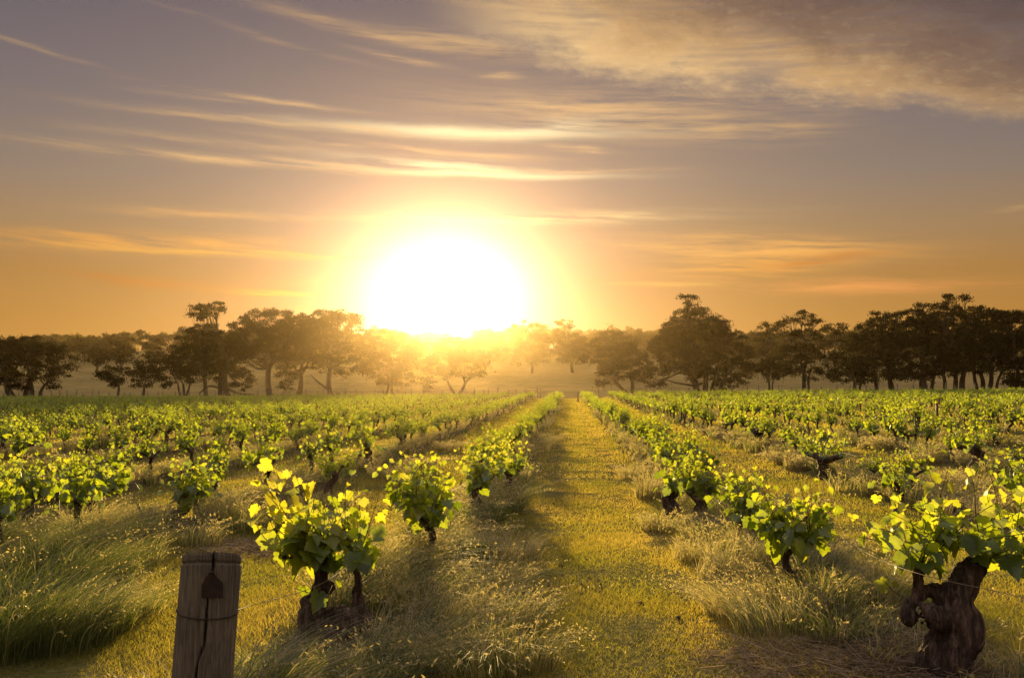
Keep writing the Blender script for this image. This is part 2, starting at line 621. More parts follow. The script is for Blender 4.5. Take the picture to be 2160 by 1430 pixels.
# ------------------------------------------------------------------ gum trees
def leaf_cards(P, L, Wd, rng, tint):
    """diamond leaves of length L, width Wd, random orientation, hanging a little"""
    n = len(P)
    a = rng.normal(size=(n, 3))
    a[:, 2] -= 0.4
    a /= np.linalg.norm(a, axis=1)[:, None]
    b = rng.normal(size=(n, 3))
    b -= a * (a * b).sum(1)[:, None]
    b /= np.linalg.norm(b, axis=1)[:, None]
    L = np.asarray(L).reshape(-1, 1) * np.ones((n, 1))
    Wd = np.asarray(Wd).reshape(-1, 1) * np.ones((n, 1))
    V = np.stack([P - a * L * .5, P + b * Wd * .5, P + a * L * .5, P - b * Wd * .5], 1).reshape(-1, 3)
    Q = np.arange(n * 4).reshape(-1, 4)
    return V, Q, np.repeat(tint, 4)


def lobe_points(c, r, rng, scale=1.0, dens=1.0):
    """leaf positions of a gum foliage mass: dome of flattened sprays with gaps"""
    area = math.pi * r[0] * r[2]
    nc = max(5, int(area * 1.0 * dens / scale ** 2))
    d = rng.normal(size=(nc, 3))
    d[:, 2] = d[:, 2] * 0.9 + 0.25
    d /= np.linalg.norm(d, axis=1)[:, None]
    rad = rng.uniform(0.25, 1.0, nc) ** 0.45
    C = np.array(c) + d * rad[:, None] * np.array(r) * rng.uniform(.9, 1.06, (nc, 1))
    out = []
    for q in C:
        k = int(rng.uniform(38, 70))
        e = rng.normal(size=(k, 3)) * np.array([.50, .50, .22]) * scale * rng.uniform(.7, 1.25)
        e[:, 2] -= 0.25 * (e[:, 0] ** 2 + e[:, 1] ** 2) / scale
        out.append(q + e)
    return np.concatenate(out), C


def gum_tree(name, label, base, D, lobes, trunks=((0, 0, 14),), fork=0.35, leaf=0.42, dens=1.0, seed=1, cat='tree', group='gum trees beyond the vineyard', bare=()):
    """base (px,py) and lobes (px,py,rx,ry) are read off the photo at depth D metres; trunks: (dx px, lean px, half width px)"""
    rng = np.random.RandomState(seed)
    random.seed(seed)
    s = D / F
    b = plane(base[0], base[1], D)
    gz = float(terrain(b.x, D))
    root = thing(name, label, cat, (b.x, D, gz), group)
    off = np.array([b.x, D, gz])
    tr = MB()
    lb = []
    for (lx, ly, rx, ry) in lobes:
        p = plane(lx, ly, D)
        dy = rng.uniform(-.55, .55) * rx * s * 1.2
        lb.append((np.array([p.x, D + dy, p.z]) - off, (rx * s * 1.22, rx * s * 1.05, ry * s * 1.28)))
    top = max(c[2] for c, r in lb)
    forks = []
    for (dx, lean, hw) in trunks:
        fx = top * fork * rng.uniform(.8, 1.15)
        p0 = np.array([dx * s, rng.uniform(-.5, .5), -.25])
        p1 = np.array([(dx + lean) * s, p0[1] + rng.uniform(-.6, .6), fx])
        mid = (p0 + p1) / 2 + np.array([rng.uniform(-.3, .3), rng.uniform(-.3, .3), 0])
        forks.append((p1, hw * s))
        P = cat_curve([p0, mid, p1], 5)
        R = np.linspace(hw * s * 1.0, hw * s * .72, len(P))
        R[0] *= 1.35
        tr.tube(P, R, 8, rough=.06)
    for c_, r_ in lb:
        fk, hw = min(forks, key=lambda f: np.linalg.norm((f[0] - c_)[:2]) + rng.uniform(0, .8))
        tgt = c_ + np.array([0, 0, -.1 * r_[2]])
        m1 = fk + (tgt - fk) * .5 + np.array([0, 0, (-.12 if tgt[2] > fk[2] + 2 else .1) * np.linalg.norm(tgt - fk)]) + rng.normal(size=3) * .35
        P = cat_curve([fk - np.array([0, 0, .15]), m1, tgt], 6)
        th = hw * .6 * min(1, (r_[0] / 4.0) ** .6)
        R = np.linspace(th, max(.05, th * .3), len(P))
        tr.tube(P, R, 6, rough=.08)
        for _ in range(int(4 + r_[0])):
            d = rng.normal(size=3)
            d[2] = abs(d[2]) * .8
            d /= np.linalg.norm(d)
            i0 = rng.randint(len(P) // 2, len(P))
            e = tgt + d * np.array(r_) * rng.uniform(.55, .95)
            mm = (P[i0] + e) / 2 + rng.normal(size=3) * .25
            Q = cat_curve([P[i0], mm, e], 4)
            tr.tube(Q, np.linspace(max(.05, hw * .2), .025, len(Q)), 4)
    for (x0, y0, x1, y1, x2, y2, w) in bare:
        P = cat_curve([np.array(plane(x, y, D)) - off for x, y in ((x0, y0), (x1, y1), (x2, y2))], 6)
        tr.tube(P, np.linspace(w * s, w * s * .3, len(P)), 5, rough=.1)
    link('trunk', tr.mesh('gum_trunk', M['gum_bark']), root)
    Ps, T = [], []
    for c_, r_ in lb:
        p, C = lobe_points(c_, r_, rng, leaf / .42, dens)
        Ps.append(p)
        T.append(np.clip(rng.normal(.5, .25, len(p)), 0, 1))
    P = np.concatenate(Ps)
    V, Q, tt = leaf_cards(P, leaf * rng.uniform(.8, 1.5, len(P)), leaf * rng.uniform(.35, .6, len(P)), rng, np.concatenate(T))
    link('crown', mesh_np('gum_crown', V, [Q], M['gum_leaf'], tt), root)
    return root


def build_trees():
    G = gum_tree
    n = 'gum_tree'
    G(n, 'broad dark gum tree at the far left edge, apart from the others', (70, 836), 190,
      [(20, 760, 60, 42), (75, 745, 55, 32), (112, 762, 42, 30), (40, 735, 40, 22), (128, 778, 24, 20), (-30, 765, 60, 45), (95, 795, 25, 14), (45, 805, 30, 14), (10, 800, 28, 16), (110, 815, 14, 8)],
      ((-2, -6, 7), (-45, -10, 8), (-20, 10, 5), (14, 10, 4)), .3, dens=1.15, seed=11)
    G(n, 'smallest rounded gum tree with one thin trunk left of the tall clump', (250, 838), 195,
      [(245, 790, 30, 17), (232, 800, 20, 14), (262, 788, 17, 14)], ((0, 0, 3),), .5, seed=12)
    G(n, 'slim gum tree with a narrow double-topped crown beside the smallest tree', (302, 837), 195,
      [(303, 795, 28, 18), (310, 765, 17, 15), (288, 772, 12, 13), (318, 790, 18, 16), (292, 808, 18, 10)], ((0, -2, 3), (0, 6, 2)), .35, seed=13)
    G(n, 'vase-shaped gum tree with many thin stems left of the thick-trunked tree', (388, 837), 200,
      [(362, 775, 28, 22), (395, 790, 28, 18), (345, 765, 14, 12), (378, 755, 20, 14), (352, 800, 12, 9), (348, 812, 9, 5)], ((-6, -8, 2.5), (0, 0, 3), (5, 6, 2.5)), .35, seed=14)
    G(n, 'tallest dark gum on the left with a thick trunk and a topknot of foliage', (472, 838), 200,
      [(420, 725, 48, 30), (395, 752, 28, 26), (445, 700, 40, 14), (450, 740, 45, 40), (440, 655, 32, 15), (415, 668, 18, 10), (455, 648, 18, 10), (480, 745, 45, 30), (430, 775, 40, 24), (515, 795, 22, 18), (500, 812, 18, 8), (470, 780, 26, 20), (400, 790, 24, 16)],
      ((0, 0, 12), (-38, -6, 5)), .3, dens=1.15, seed=15, bare=((472, 815, 505, 830, 535, 832, 3), (470, 820, 440, 815, 420, 830, 3), (472, 740, 450, 690, 438, 655, 3)))
    G(n, 'gum tree with a domed crown just right of the thick-trunked tallest left gum', (570, 837), 205,
      [(520, 690, 34, 20), (550, 675, 42, 20), (585, 672, 34, 18), (540, 715, 50, 28), (590, 715, 42, 30), (505, 720, 26, 24), (610, 690, 28, 22), (560, 745, 50, 18), (520, 755, 24, 12), (600, 760, 26, 14)],
      ((0, -4, 7),), .36, dens=1.05, seed=16)
    G(n, 'gum tree in the middle of the left clump with a pale leaning trunk', (632, 836), 210,
      [(630, 690, 40, 22), (655, 725, 44, 32), (615, 730, 34, 30), (640, 760, 40, 20), (600, 790, 22, 14), (605, 812, 16, 9), (660, 690, 30, 20)],
      ((0, 4, 6),), .3, dens=1.1, seed=17)
    G(n, 'gum tree at the right of the left clump with a long curved low limb', (696, 834), 205,
      [(690, 672, 42, 18), (715, 690, 40, 24), (675, 700, 40, 26), (742, 675, 22, 14), (700, 735, 46, 26), (735, 725, 30, 24), (745, 765, 24, 14), (720, 785, 18, 10), (690, 765, 34, 16), (762, 778, 14, 12)],
      ((0, -2, 6),), .34, dens=1.0, seed=18, bare=((696, 825, 670, 805, 655, 790, 3.5),))
    G(n, 'hazy gum tree half lost in the sun glow, right of the left clump', (828, 836), 210,
      [(815, 715, 34, 16), (845, 725, 34, 18), (800, 740, 32, 22), (835, 755, 42, 26), (860, 745, 22, 18), (815, 785, 30, 22), (845, 795, 28, 20), (805, 808, 18, 10), (780, 705, 24, 16), (770, 735, 20, 18), (875, 735, 18, 14), (850, 770, 34, 18), (790, 770, 24, 16)],
      ((0, 0, 4), (-14, 4, 3)), .3, dens=.9, seed=19)
    G(n, 'round-domed gum with V-forked trunk standing alone straight under the sun', (963, 832), 205,
      [(920, 745, 34, 20), (960, 730, 44, 18), (1000, 742, 32, 20), (935, 765, 40, 24), (985, 768, 40, 24), (1018, 758, 16, 16), (905, 770, 18, 16), (960, 785, 40, 14), (895, 808, 20, 12), (1010, 785, 18, 10), (950, 748, 50, 16), (1000, 765, 34, 14), (925, 785, 26, 10)],
      ((-2, -18, 3.5), (2, 16, 3.5)), .28, dens=.85, seed=20)
    G(n, 'gum tree with a layered crown on the slope right of the sun', (1035, 762), 330,
      [(1020, 705, 20, 9), (1045, 715, 24, 12), (1055, 735, 20, 12), (1030, 735, 24, 14), (1010, 725, 16, 12), (1045, 750, 22, 10)], ((0, 0, 3),), .4, leaf=.6, seed=21)
    G(n, 'broad hillside gum tree, left one of the pair right of the sun', (1122, 780), 310,
      [(1105, 690, 20, 10), (1130, 692, 22, 11), (1110, 715, 26, 16), (1140, 715, 22, 16), (1120, 740, 36, 16), (1095, 735, 18, 14), (1110, 758, 30, 12), (1140, 752, 22, 12)], ((0, 2, 3.5),), .3, leaf=.55, seed=22)
    G(n, 'hillside gum tree with a peaked crown, right one of the pair right of the sun', (1208, 780), 310,
      [(1190, 685, 18, 10), (1182, 705, 20, 12), (1205, 715, 30, 16), (1225, 725, 22, 14), (1190, 738, 28, 14), (1220, 745, 26, 12), (1200, 758, 34, 10)], ((0, 0, 4),), .3, leaf=.55, seed=23)
    G(n, 'flat-topped hillside gum tree behind the leaning one on the right of the lane', (1292, 790), 290,
      [(1290, 708, 30, 10), (1270, 725, 22, 14), (1310, 722, 26, 14), (1295, 745, 38, 14), (1330, 735, 22, 14), (1270, 760, 20, 12), (1310, 765, 24, 10)], ((0, 0, 4),), .35, leaf=.55, seed=24)
    G(n, 'gum tree with trunk leaning left at the edge of the field right of the lane', (1330, 830), 200,
      [(1330, 750, 34, 16), (1295, 765, 32, 16), (1350, 775, 28, 18), (1310, 785, 34, 12), (1275, 778, 20, 10), (1345, 795, 24, 10), (1270, 806, 12, 6)],
      ((-6, -28, 3.5), (4, 0, 5)), .3, dens=1.05, seed=25, bare=((1322, 828, 1300, 806, 1280, 785, 3),))
    G(n, 'largest gum right of the lane, tall pyramid crown with a lone tuft on top', (1482, 830), 195,
      [(1452, 630, 18, 9), (1445, 665, 28, 14), (1470, 660, 26, 18), (1460, 690, 52, 22), (1425, 690, 24, 14), (1500, 685, 26, 20), (1520, 690, 20, 16), (1420, 725, 44, 26), (1475, 730, 52, 30), (1530, 725, 42, 28), (1395, 735, 28, 20), (1560, 745, 26, 18), (1440, 768, 50, 22), (1500, 770, 52, 24), (1545, 775, 32, 18), (1395, 780, 22, 10), (1480, 795, 40, 14), (1560, 800, 18, 14), (1530, 810, 24, 14), (1385, 808, 20, 7)],
      ((-10, -8, 7), (5, 4, 6), (18, 12, 4), (32, 22, 4)), .26, dens=1.15, seed=26, bare=((1470, 700, 1456, 665, 1452, 632, 2.5), (1475, 815, 1430, 808, 1400, 800, 3)))
    G(n, 'sparse gum with bare twigs showing behind, between the pyramid and the airy gum', (1622, 800), 260,
      [(1605, 695, 24, 12), (1630, 700, 18, 10), (1615, 720, 28, 14), (1600, 745, 22, 10)], ((0, 0, 4),), .4, leaf=.5, dens=.6, seed=27)
    G(n, 'small low gum in front between the pyramid gum and the airy gum', (1622, 828), 195,
      [(1605, 765, 26, 16), (1640, 770, 26, 16), (1620, 785, 30, 14), (1590, 780, 18, 12)], ((0, -2, 2.5), (6, 4, 2)), .4, dens=1.1, seed=28)
    G(n, 'airy gum with separate foliage tufts and an open top, right of centre', (1697, 828), 200,
      [(1688, 665, 24, 9), (1665, 675, 16, 8), (1705, 680, 22, 9), (1645, 690, 16, 10), (1695, 705, 26, 12), (1670, 705, 20, 10), (1690, 740, 36, 22), (1665, 745, 24, 18), (1715, 750, 24, 18), (1680, 775, 30, 16), (1715, 785, 20, 12), (1650, 780, 18, 14)],
      ((0, 0, 5), (10, 6, 3)), .3, dens=.95, seed=29)
    G(n, 'hazy gum behind, in the gap before the right-hand dark grove', (1762, 800), 270,
      [(1760, 690, 26, 11), (1740, 705, 24, 12), (1775, 708, 22, 12), (1755, 730, 32, 16), (1785, 735, 18, 12)], ((0, 0, 4),), .35, leaf=.5, dens=.85, seed=30)
    G(n, 'leftmost gum of the dark grove on the right', (1800, 826), 195,
      [(1790, 755, 34, 20), (1770, 765, 24, 16), (1810, 770, 34, 20), (1790, 790, 34, 14), (1755, 790, 18, 12), (1830, 800, 18, 12)], ((0, 0, 4), (14, 4, 3)), .3, dens=1.15, seed=31)
    G(n, 'gum with a shelf of foliage jutting left in the dark grove', (1882, 826), 200,
      [(1865, 668, 26, 10), (1890, 668, 20, 10), (1835, 700, 32, 18), (1870, 700, 36, 20), (1905, 700, 32, 24), (1850, 735, 48, 28), (1895, 745, 40, 30), (1830, 755, 34, 22), (1860, 780, 46, 20), (1900, 790, 30, 14)],
      ((0, -6, 6), (-30, -8, 4)), .3, dens=1.2, seed=32)
    G(n, 'gum with a leaning tuft crown in the middle of the dark grove', (1945, 826), 195,
      [(1945, 650, 22, 9), (1925, 660, 18, 8), (1955, 675, 34, 16), (1925, 700, 36, 26), (1965, 710, 36, 30), (1940, 745, 44, 30), (1975, 755, 30, 28), (1950, 785, 36, 16)],
      ((2, 2, 8), (16, 8, 4)), .32, dens=1.2, seed=33)
    G(n, 'highest gum of the dark grove with thin topmost sprigs', (2012, 824), 192,
      [(1998, 630, 14, 6), (2036, 628, 8, 4), (1990, 645, 20, 8), (2010, 648, 18, 8), (1985, 672, 34, 14), (2015, 690, 38, 24), (2050, 668, 24, 12), (2010, 735, 48, 32), (2050, 715, 34, 28), (2030, 765, 44, 24), (1995, 780, 30, 14)],
      ((4, 2, 5), (18, 6, 6), (-18, -8, 4)), .28, dens=1.2, seed=34)
    G(n, 'gum with upright bunched trunks in the right part of the dark grove', (2078, 824), 194,
      [(2055, 660, 26, 14), (2080, 668, 28, 14), (2105, 672, 22, 14), (2075, 705, 44, 26), (2110, 725, 36, 30), (2070, 750, 48, 28), (2110, 770, 36, 20)],
      ((-4, -4, 5), (6, 3, 5), (-14, -8, 4), (20, 14, 3)), .3, dens=1.2, seed=35)
    G(n, 'gum cut by the right edge of the picture', (2150, 824), 192,
      [(2135, 668, 26, 14), (2165, 665, 26, 14), (2150, 700, 46, 26), (2190, 715, 46, 30), (2150, 745, 46, 28), (2195, 760, 40, 24), (2140, 775, 36, 18)],
      ((0, -4, 5), (30, 8, 6)), .3, dens=1.2, seed=36)
    G('shrub', 'low dark shrub at the foot of the grove by the right edge', (2146, 824), 185,
      [(2140, 808, 16, 10), (2155, 806, 16, 11), (2148, 815, 20, 9)], ((0, 0, 2),), .3, dens=1.4, seed=37, cat='shrub', group=None)
    # paddock trees half way up the left slope
    for i, (px, py, w, h, lab) in enumerate([(255, 770, 34, 40, 'pale hazy tree low on the left slope, above the smallest gum'),
                                             (205, 772, 24, 34, 'pale hazy tree low on the left slope, right of the broad left gum'),
                                             (330, 768, 24, 30, 'pale hazy tree low on the left slope, behind the vase-shaped gum')]):
        G(n, lab, (px, py), 325, [(px - w * .4, py - h * .5, w * .7, h * .4), (px + w * .4, py - h * .5, w * .7, h * .4), (px, py - h * .75, w * .8, h * .35)], ((0, 0, 3),), .3, leaf=.7, seed=50 + i,
          group='hazy trees on the left slope')


build_trees()


def build_far_wood():
    rng = np.random.RandomState(99)
    P, T, MBt = [], [], MB()

    def crown(x, y, h, w, dens=1.0):
        z = float(terrain(x, y))
        nl = rng.randint(3, 6)
        for _ in range(nl):
            c_ = (x + rng.normal() * w * .35, y + rng.normal() * w * .3, z + h * rng.uniform(.5, .82))
            p, C = lobe_points(c_, (w * .42, w * .42, h * .2), rng, 2.0, .95 * dens)
            P.append(p)
            T.append(np.clip(rng.normal(.5, .25, len(p)), 0, 1))
        MBt.tube([(x, y, z - .3), (x + rng.normal() * .4, y, z + h * .6)], [.35, .15], 4)
    # ridge belt
    for k in range(290):
        az = rng.uniform(-.62, .46)
        y = rng.uniform(392, 480)
        if abs(az + .20) < .07 and rng.rand() < .0:
            continue
        crown(math.tan(az) * y, y, rng.uniform(6, 12.5), rng.uniform(6, 12), .55)
    # front belt on the left slope
    for k in range(2):
        az = rng.uniform(-.60, -.40)
        y = rng.uniform(362, 392)
        crown(math.tan(az) * y, y, rng.uniform(8, 13), rng.uniform(8, 14), .6)
    for k in range(12):
        az = rng.uniform(.08, .42)
        y = rng.uniform(355, 392)
        crown(math.tan(az) * y, y, rng.uniform(8, 13), rng.uniform(8, 14), .6)
    P = np.concatenate(P)
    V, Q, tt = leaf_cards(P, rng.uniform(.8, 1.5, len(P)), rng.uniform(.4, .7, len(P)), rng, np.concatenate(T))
    o = link('far_wood', mesh_np('far_wood', V, [Q], M['wood_leaf_hazed'], tt))
    o['kind'] = 'stuff'
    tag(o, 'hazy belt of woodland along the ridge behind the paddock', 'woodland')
    t_ = link('trunk', MBt.mesh('wood_trunks', M['gum_bark']), o)
    t_['kind'] = 'stuff'


build_far_wood()

# ------------------------------------------------------------------ grapevines
# lobed grape leaf: half outline, mirrored; y runs from the petiole to the tip
_half = [(0, 0.06), (.10, -.10), (.27, -.17), (.40, -.06), (.43, .06), (.56, .12), (.55, .30), (.46, .36), (.58, .52), (.44, .62), (.31, .60), (.27, .74), (.14, .86), (0, 1.0)]
_out = _half + [(-x, y) for x, y in reversed(_half[1:-1])]
LEAF_NEAR = np.array([(0, .30, 0)] + [(x, y, .16 * abs(x) - .20 * (y - .35) ** 2) for x, y in _out])
LEAF_NEAR_F = np.array([(0, 1 + i, 1 + (i + 1) % len(_out)) for i in range(len(_out))])
_m = [(0, 0), (.42, -.12), (.56, .30), (.36, .66), (0, 1), (-.36, .66), (-.56, .30), (-.42, -.12)]
LEAF_MID = np.array([(x, y, .18 * abs(x) - .18 * (y - .35) ** 2) for x, y in _m])
LEAF_MID_F = np.array([(0, 1, 2), (0, 2, 3), (0, 3, 4), (0, 4, 5), (0, 5, 6), (0, 6, 7)])
LEAF_FAR = np.array([(0, 0, 0), (.55, .35, .05), (0, 1, 0), (-.55, .35, .05)])
LEAF_FAR_F = np.array([(0, 1, 2, 3)])


def put_leaves(P, tip, nor, size, tint, lod):
    T, Fc = [(LEAF_NEAR, LEAF_NEAR_F), (LEAF_MID, LEAF_MID_F), (LEAF_FAR, LEAF_FAR_F)][lod]
    n = len(P)
    y = tip / np.linalg.norm(tip, axis=1)[:, None]
    x = np.cross(y, nor)
    x /= np.linalg.norm(x, axis=1)[:, None] + 1e-9
    z = np.cross(x, y)
    s = size.reshape(-1, 1, 1)
    cz = (np.abs(np.sin(np.arange(n) * 12.9898) * 43758.5) % 1 * 2.6 + .3).reshape(-1, 1, 1)
    sx = (np.abs(np.sin(np.arange(n) * 78.233) * 24634.6) % 1 * .4 + .8).reshape(-1, 1, 1)
    V = P[:, None, :] + s * (sx * T[None, :, 0:1] * x[:, None] + T[None, :, 1:2] * y[:, None] + cz * T[None, :, 2:3] * z[:, None])
    Fi = (Fc[None] + (np.arange(n) * len(T))[:, None, None]).reshape(-1, Fc.shape[1])
    return V.reshape(-1, 3), Fi, np.repeat(tint, len(T))


class Foliage:
    def __init__(s, lod):
        s.P, s.Y, s.N, s.S, s.T, s.lod = [], [], [], [], [], lod
        s.mb = MB()

    def leaf(s, p, y, n, size, t):
        s.P.append(p); s.Y.append(y); s.N.append(n); s.S.append(size); s.T.append(t)

    def shoot(s, pts, rng, size0=.13, size1=.045, step=.062, r=.0035, young=.3):
        """cane through pts with alternate leaves getting smaller and yellower to the tip"""
        P = cat_curve(pts, 6)
        s.mb.tube(P, np.linspace(r, r * .35, len(P)), 4 if s.lod else 5, cap=False, tint=rng.uniform(0, 1))
        P = np.array(P)
        seg = np.linalg.norm(np.diff(P, axis=0), axis=1)
        cl = np.concatenate([[0], np.cumsum(seg)])
        L = cl[-1]
        k = max(2, int(L / step))
        side = rng.uniform(0, 6.28)
        for i in range(k):
            f = (i + rng.uniform(.2, .8)) / k
            q = np.array([np.interp(f * L, cl, P[:, j]) for j in range(3)])
            side += math.pi + rng.normal() * .5
            out = np.array([math.cos(side), math.sin(side), rng.uniform(-.1, .5)])
            pet = rng.uniform(.035, .075) * (1.1 - .6 * f)
            e = q + out * pet
            if s.lod == 0:
                s.mb.tube([q, (q + e) / 2 + np.array([0, 0, .006]), e], [.0016, .0014, .0012], 3, cap=False, tint=.9)
            tip = out * .75 + np.array([0, 0, rng.uniform(-1.7, .1)]) + rng.normal(size=3) * .25
            nor = np.array([0, 0, 1.0]) * rng.uniform(.05, .7) + out * rng.uniform(.3, 1.2) + rng.normal(size=3) * .45
            sz = (size0 * (1 - f) + size1 * f) * rng.uniform(.75, 1.25)
            s.leaf(e, tip, nor, sz, np.clip(young * .5 + .75 * f * young + rng.normal() * .16 + .15, 0, 1))

    def meshes(s, nm):
        V, Fi, tt = put_leaves(np.array(s.P), np.array(s.Y), np.array(s.N), np.array(s.S), np.array(s.T), s.lod)
        return mesh_np(nm + '_foliage', V, [Fi], M['vine_leaf'], tt), s.mb.mesh(nm + '_shoots', M['shoot'])


def gnarl(mb, P, R, k=9, amp=.16, seed=0):
    """tube with knotty radius"""
    Q = cat_curve(P, 6)
    RR = np.interp(np.linspace(0, len(P) - 1, len(Q)), np.arange(len(P)), R)
    RR = [r * (1 + amp * mnoise.noise((seed * 3.7, i * .55, 0))) for i, r in enumerate(RR)]
    mb.tube(Q, RR, k, rough=.10)
    return Q


def vine_meshes(seed, lod, height=1.0, spread=.45, trunk_h=.42, thick=.045, nsh=12, bend=None, young=.45, leaf=.125, low=True):
    rng = np.random.RandomState(seed)
    random.seed(seed)
    tr = MB()
    b = bend if bend is not None else (rng.uniform(-.16, .16), rng.uniform(-.1, .1))
    k = [11, 8, 5][lod]
    P = [(0, 0, -.08), (b[0] * .3 + rng.normal() * .03, b[1] * .4, trunk_h * .35), (b[0] * 1.1 + rng.normal() * .02, b[1], trunk_h * .72), (b[0], b[1], trunk_h)]
    gnarl(tr, P, [thick * 1.35, thick * 1.0, thick * .85, thick * 1.05], k, .25, seed)
    head = np.array(P[-1])
    tips = []
    na = rng.randint(2, 4)
    for i in range(na):
        a = (math.pi / 2 if i % 2 == 0 else -math.pi / 2) + rng.normal() * .55
        ln = rng.uniform(.16, .34) * spread / .45
        e = head + np.array([math.cos(a) * ln, math.sin(a) * ln * 1.1, rng.uniform(.02, .14)])
        m_ = (head + e) / 2 + np.array([0, 0, rng.uniform(-.05, .04)])
        Q = gnarl(tr, [tuple(head - np.array([0, 0, .03])), tuple(m_), tuple(e)], [thick * .8, thick * .55, thick * .45], max(5, k - 2), .2, seed + i)
        tips += [Q[-1], Q[len(Q) // 2], e]
    tips.append(head)
    fo = Foliage(lod)
    for i in range(nsh):
        t0 = np.array(tips[rng.randint(len(tips))]) + rng.normal(size=3) * .015
        a = rng.uniform(0, 6.283)
        L = (height - t0[2]) * rng.uniform(.5, 1.25)
        o = np.array([math.cos(a), math.sin(a), 0]) * spread * rng.uniform(.1, .8)
        p1 = t0 + o * .45 + np.array([0, 0, L * .5])
        p2 = t0 + o * 1.0 + np.array([0, 0, L * (.98 - .25 * np.linalg.norm(o) / spread)])
        fo.shoot([t0, p1, p2], rng, leaf, leaf * .28, [.062, .09, .13][lod], .0035, young - .06)
    if low:
        for i in range([14, 10, 7][lod]):          # leaves round the head and hanging low, tinted darker for inner shade
            t0 = np.array(tips[rng.randint(len(tips))])
            d = rng.normal(size=3) * np.array([.14, .18, .10]) * spread / .45 + np.array([0, 0, .08])
            fo.leaf(t0 + d, np.array([d[0] * 2, d[1] * 2, -.6]) + rng.normal(size=3) * .3, np.array([d[0], d[1], .4]) + rng.normal(size=3) * .3, leaf * rng.uniform(.7, 1.15), np.clip(rng.normal(.25, .15), 0, 1))
    f, s = fo.meshes('vine')
    return tr.mesh('vine_trunk', M['vine_bark']), s, f


VG = 'grapevines in the rows'


def put_vine(meshes, p, label, group=VG):
    root = thing('grapevine', label, 'grapevine', p, group)
    link('trunk', meshes[0], root)
    link('shoots', meshes[1], root)
    link('foliage', meshes[2], root)
    return root


def remeshed(mb, voxel, amp, ns, mat, seed=0):
    """fuse overlapping tubes into one skin, then roughen it like old bark"""
    V, Fs, T = mb.data()
    me = mesh_np('tmp', V, Fs, None)
    o = link('tmp', me)
    md = o.modifiers.new('r', 'REMESH')
    md.mode = 'VOXEL'
    md.voxel_size = voxel
    sm = o.modifiers.new('s', 'SMOOTH')
    sm.factor = .5
    sm.iterations = 4
    dg = bpy.context.evaluated_depsgraph_get()
    ev = bpy.data.meshes.new_from_object(o.evaluated_get(dg))
    bpy.data.objects.remove(o)
    n = len(ev.vertices)
    co = np.empty(n * 3, np.float32)
    no = np.empty(n * 3, np.float32)
    ev.vertices.foreach_get('co', co)
    ev.vertices.foreach_get('normal', no)
    co = co.reshape(-1, 3)
    no = no.reshape(-1, 3)
    for i in range(n):
        p = co[i]
        q = Vector((p[0] * ns, p[1] * ns, p[2] * ns * .34))
        v = mnoise.fractal(q, .9, 2.1, 5) + .6 * mnoise.ridged_multi_fractal(q * 1.4, .8, 2.2, 3, .9, 2) - .6
        co[i] += no[i] * amp * v
    ev.vertices.foreach_set('co', co.ravel())
    ev.polygons.foreach_set('use_smooth', np.ones(len(ev.polygons), dtype=bool))
    ev.materials.clear()
    ev.materials.append(mat)
    ev.update()
    return ev


def hero_vine(d, base_px, tubes, shoots, extra_tips, label, seed, leaf=.14, nextra=14, height=1.0):
    rng = np.random.RandomState(seed)
    random.seed(seed)
    b = plane(*base_px, d)
    off = np.array([b.x, d, float(terrain(b.x, d))])

    def loc(px, py, dy=0):
        return np.array(plane(px, py, d + dy)) - off
    s = d / F
    mb = MB()
    for t in tubes:
        P = [loc(q[0], q[1], q[3] if len(q) > 3 else 0) for q in t]
        R = [q[2] * s for q in t]
        Q = cat_curve(P, 5)
        RR = np.interp(np.linspace(0, len(P) - 1, len(Q)), np.arange(len(P)), R)
        mb.tube(Q, RR, 12)
    tm = remeshed(mb, .0062, .018, 15, M['vine_bark'], seed)
    fo = Foliage(0)
    for sh in shoots:
        pts = [loc(q[0], q[1], q[2] if len(q) > 2 else rng.normal() * .05) for q in sh[0]]
        fo.shoot(pts, rng, leaf * sh[1], leaf * .4 * sh[1], sh[2] if len(sh) > 2 else .06, .004, sh[3] if len(sh) > 3 else .55)
    tips = [loc(x, y) for x, y in extra_tips]
    for i in range(nextra):
        t0 = tips[rng.randint(len(tips))]
        o = np.array([rng.normal() * .16, rng.normal() * .22, 0])
        L = (height - t0[2]) * rng.uniform(.35, .85)
        fo.shoot([t0, t0 + o * .5 + np.array([0, 0, L * .5]), t0 + o * 1.2 + np.array([0, 0, L])], rng, leaf, leaf * .4, .065, .0035, .35)
    f, sm = fo.meshes('old_vine')
    root = thing('grapevine', label, 'grapevine', off, VG)
    link('trunk', tm, root)
    link('shoots', sm, root)
    link('foliage', f, root)


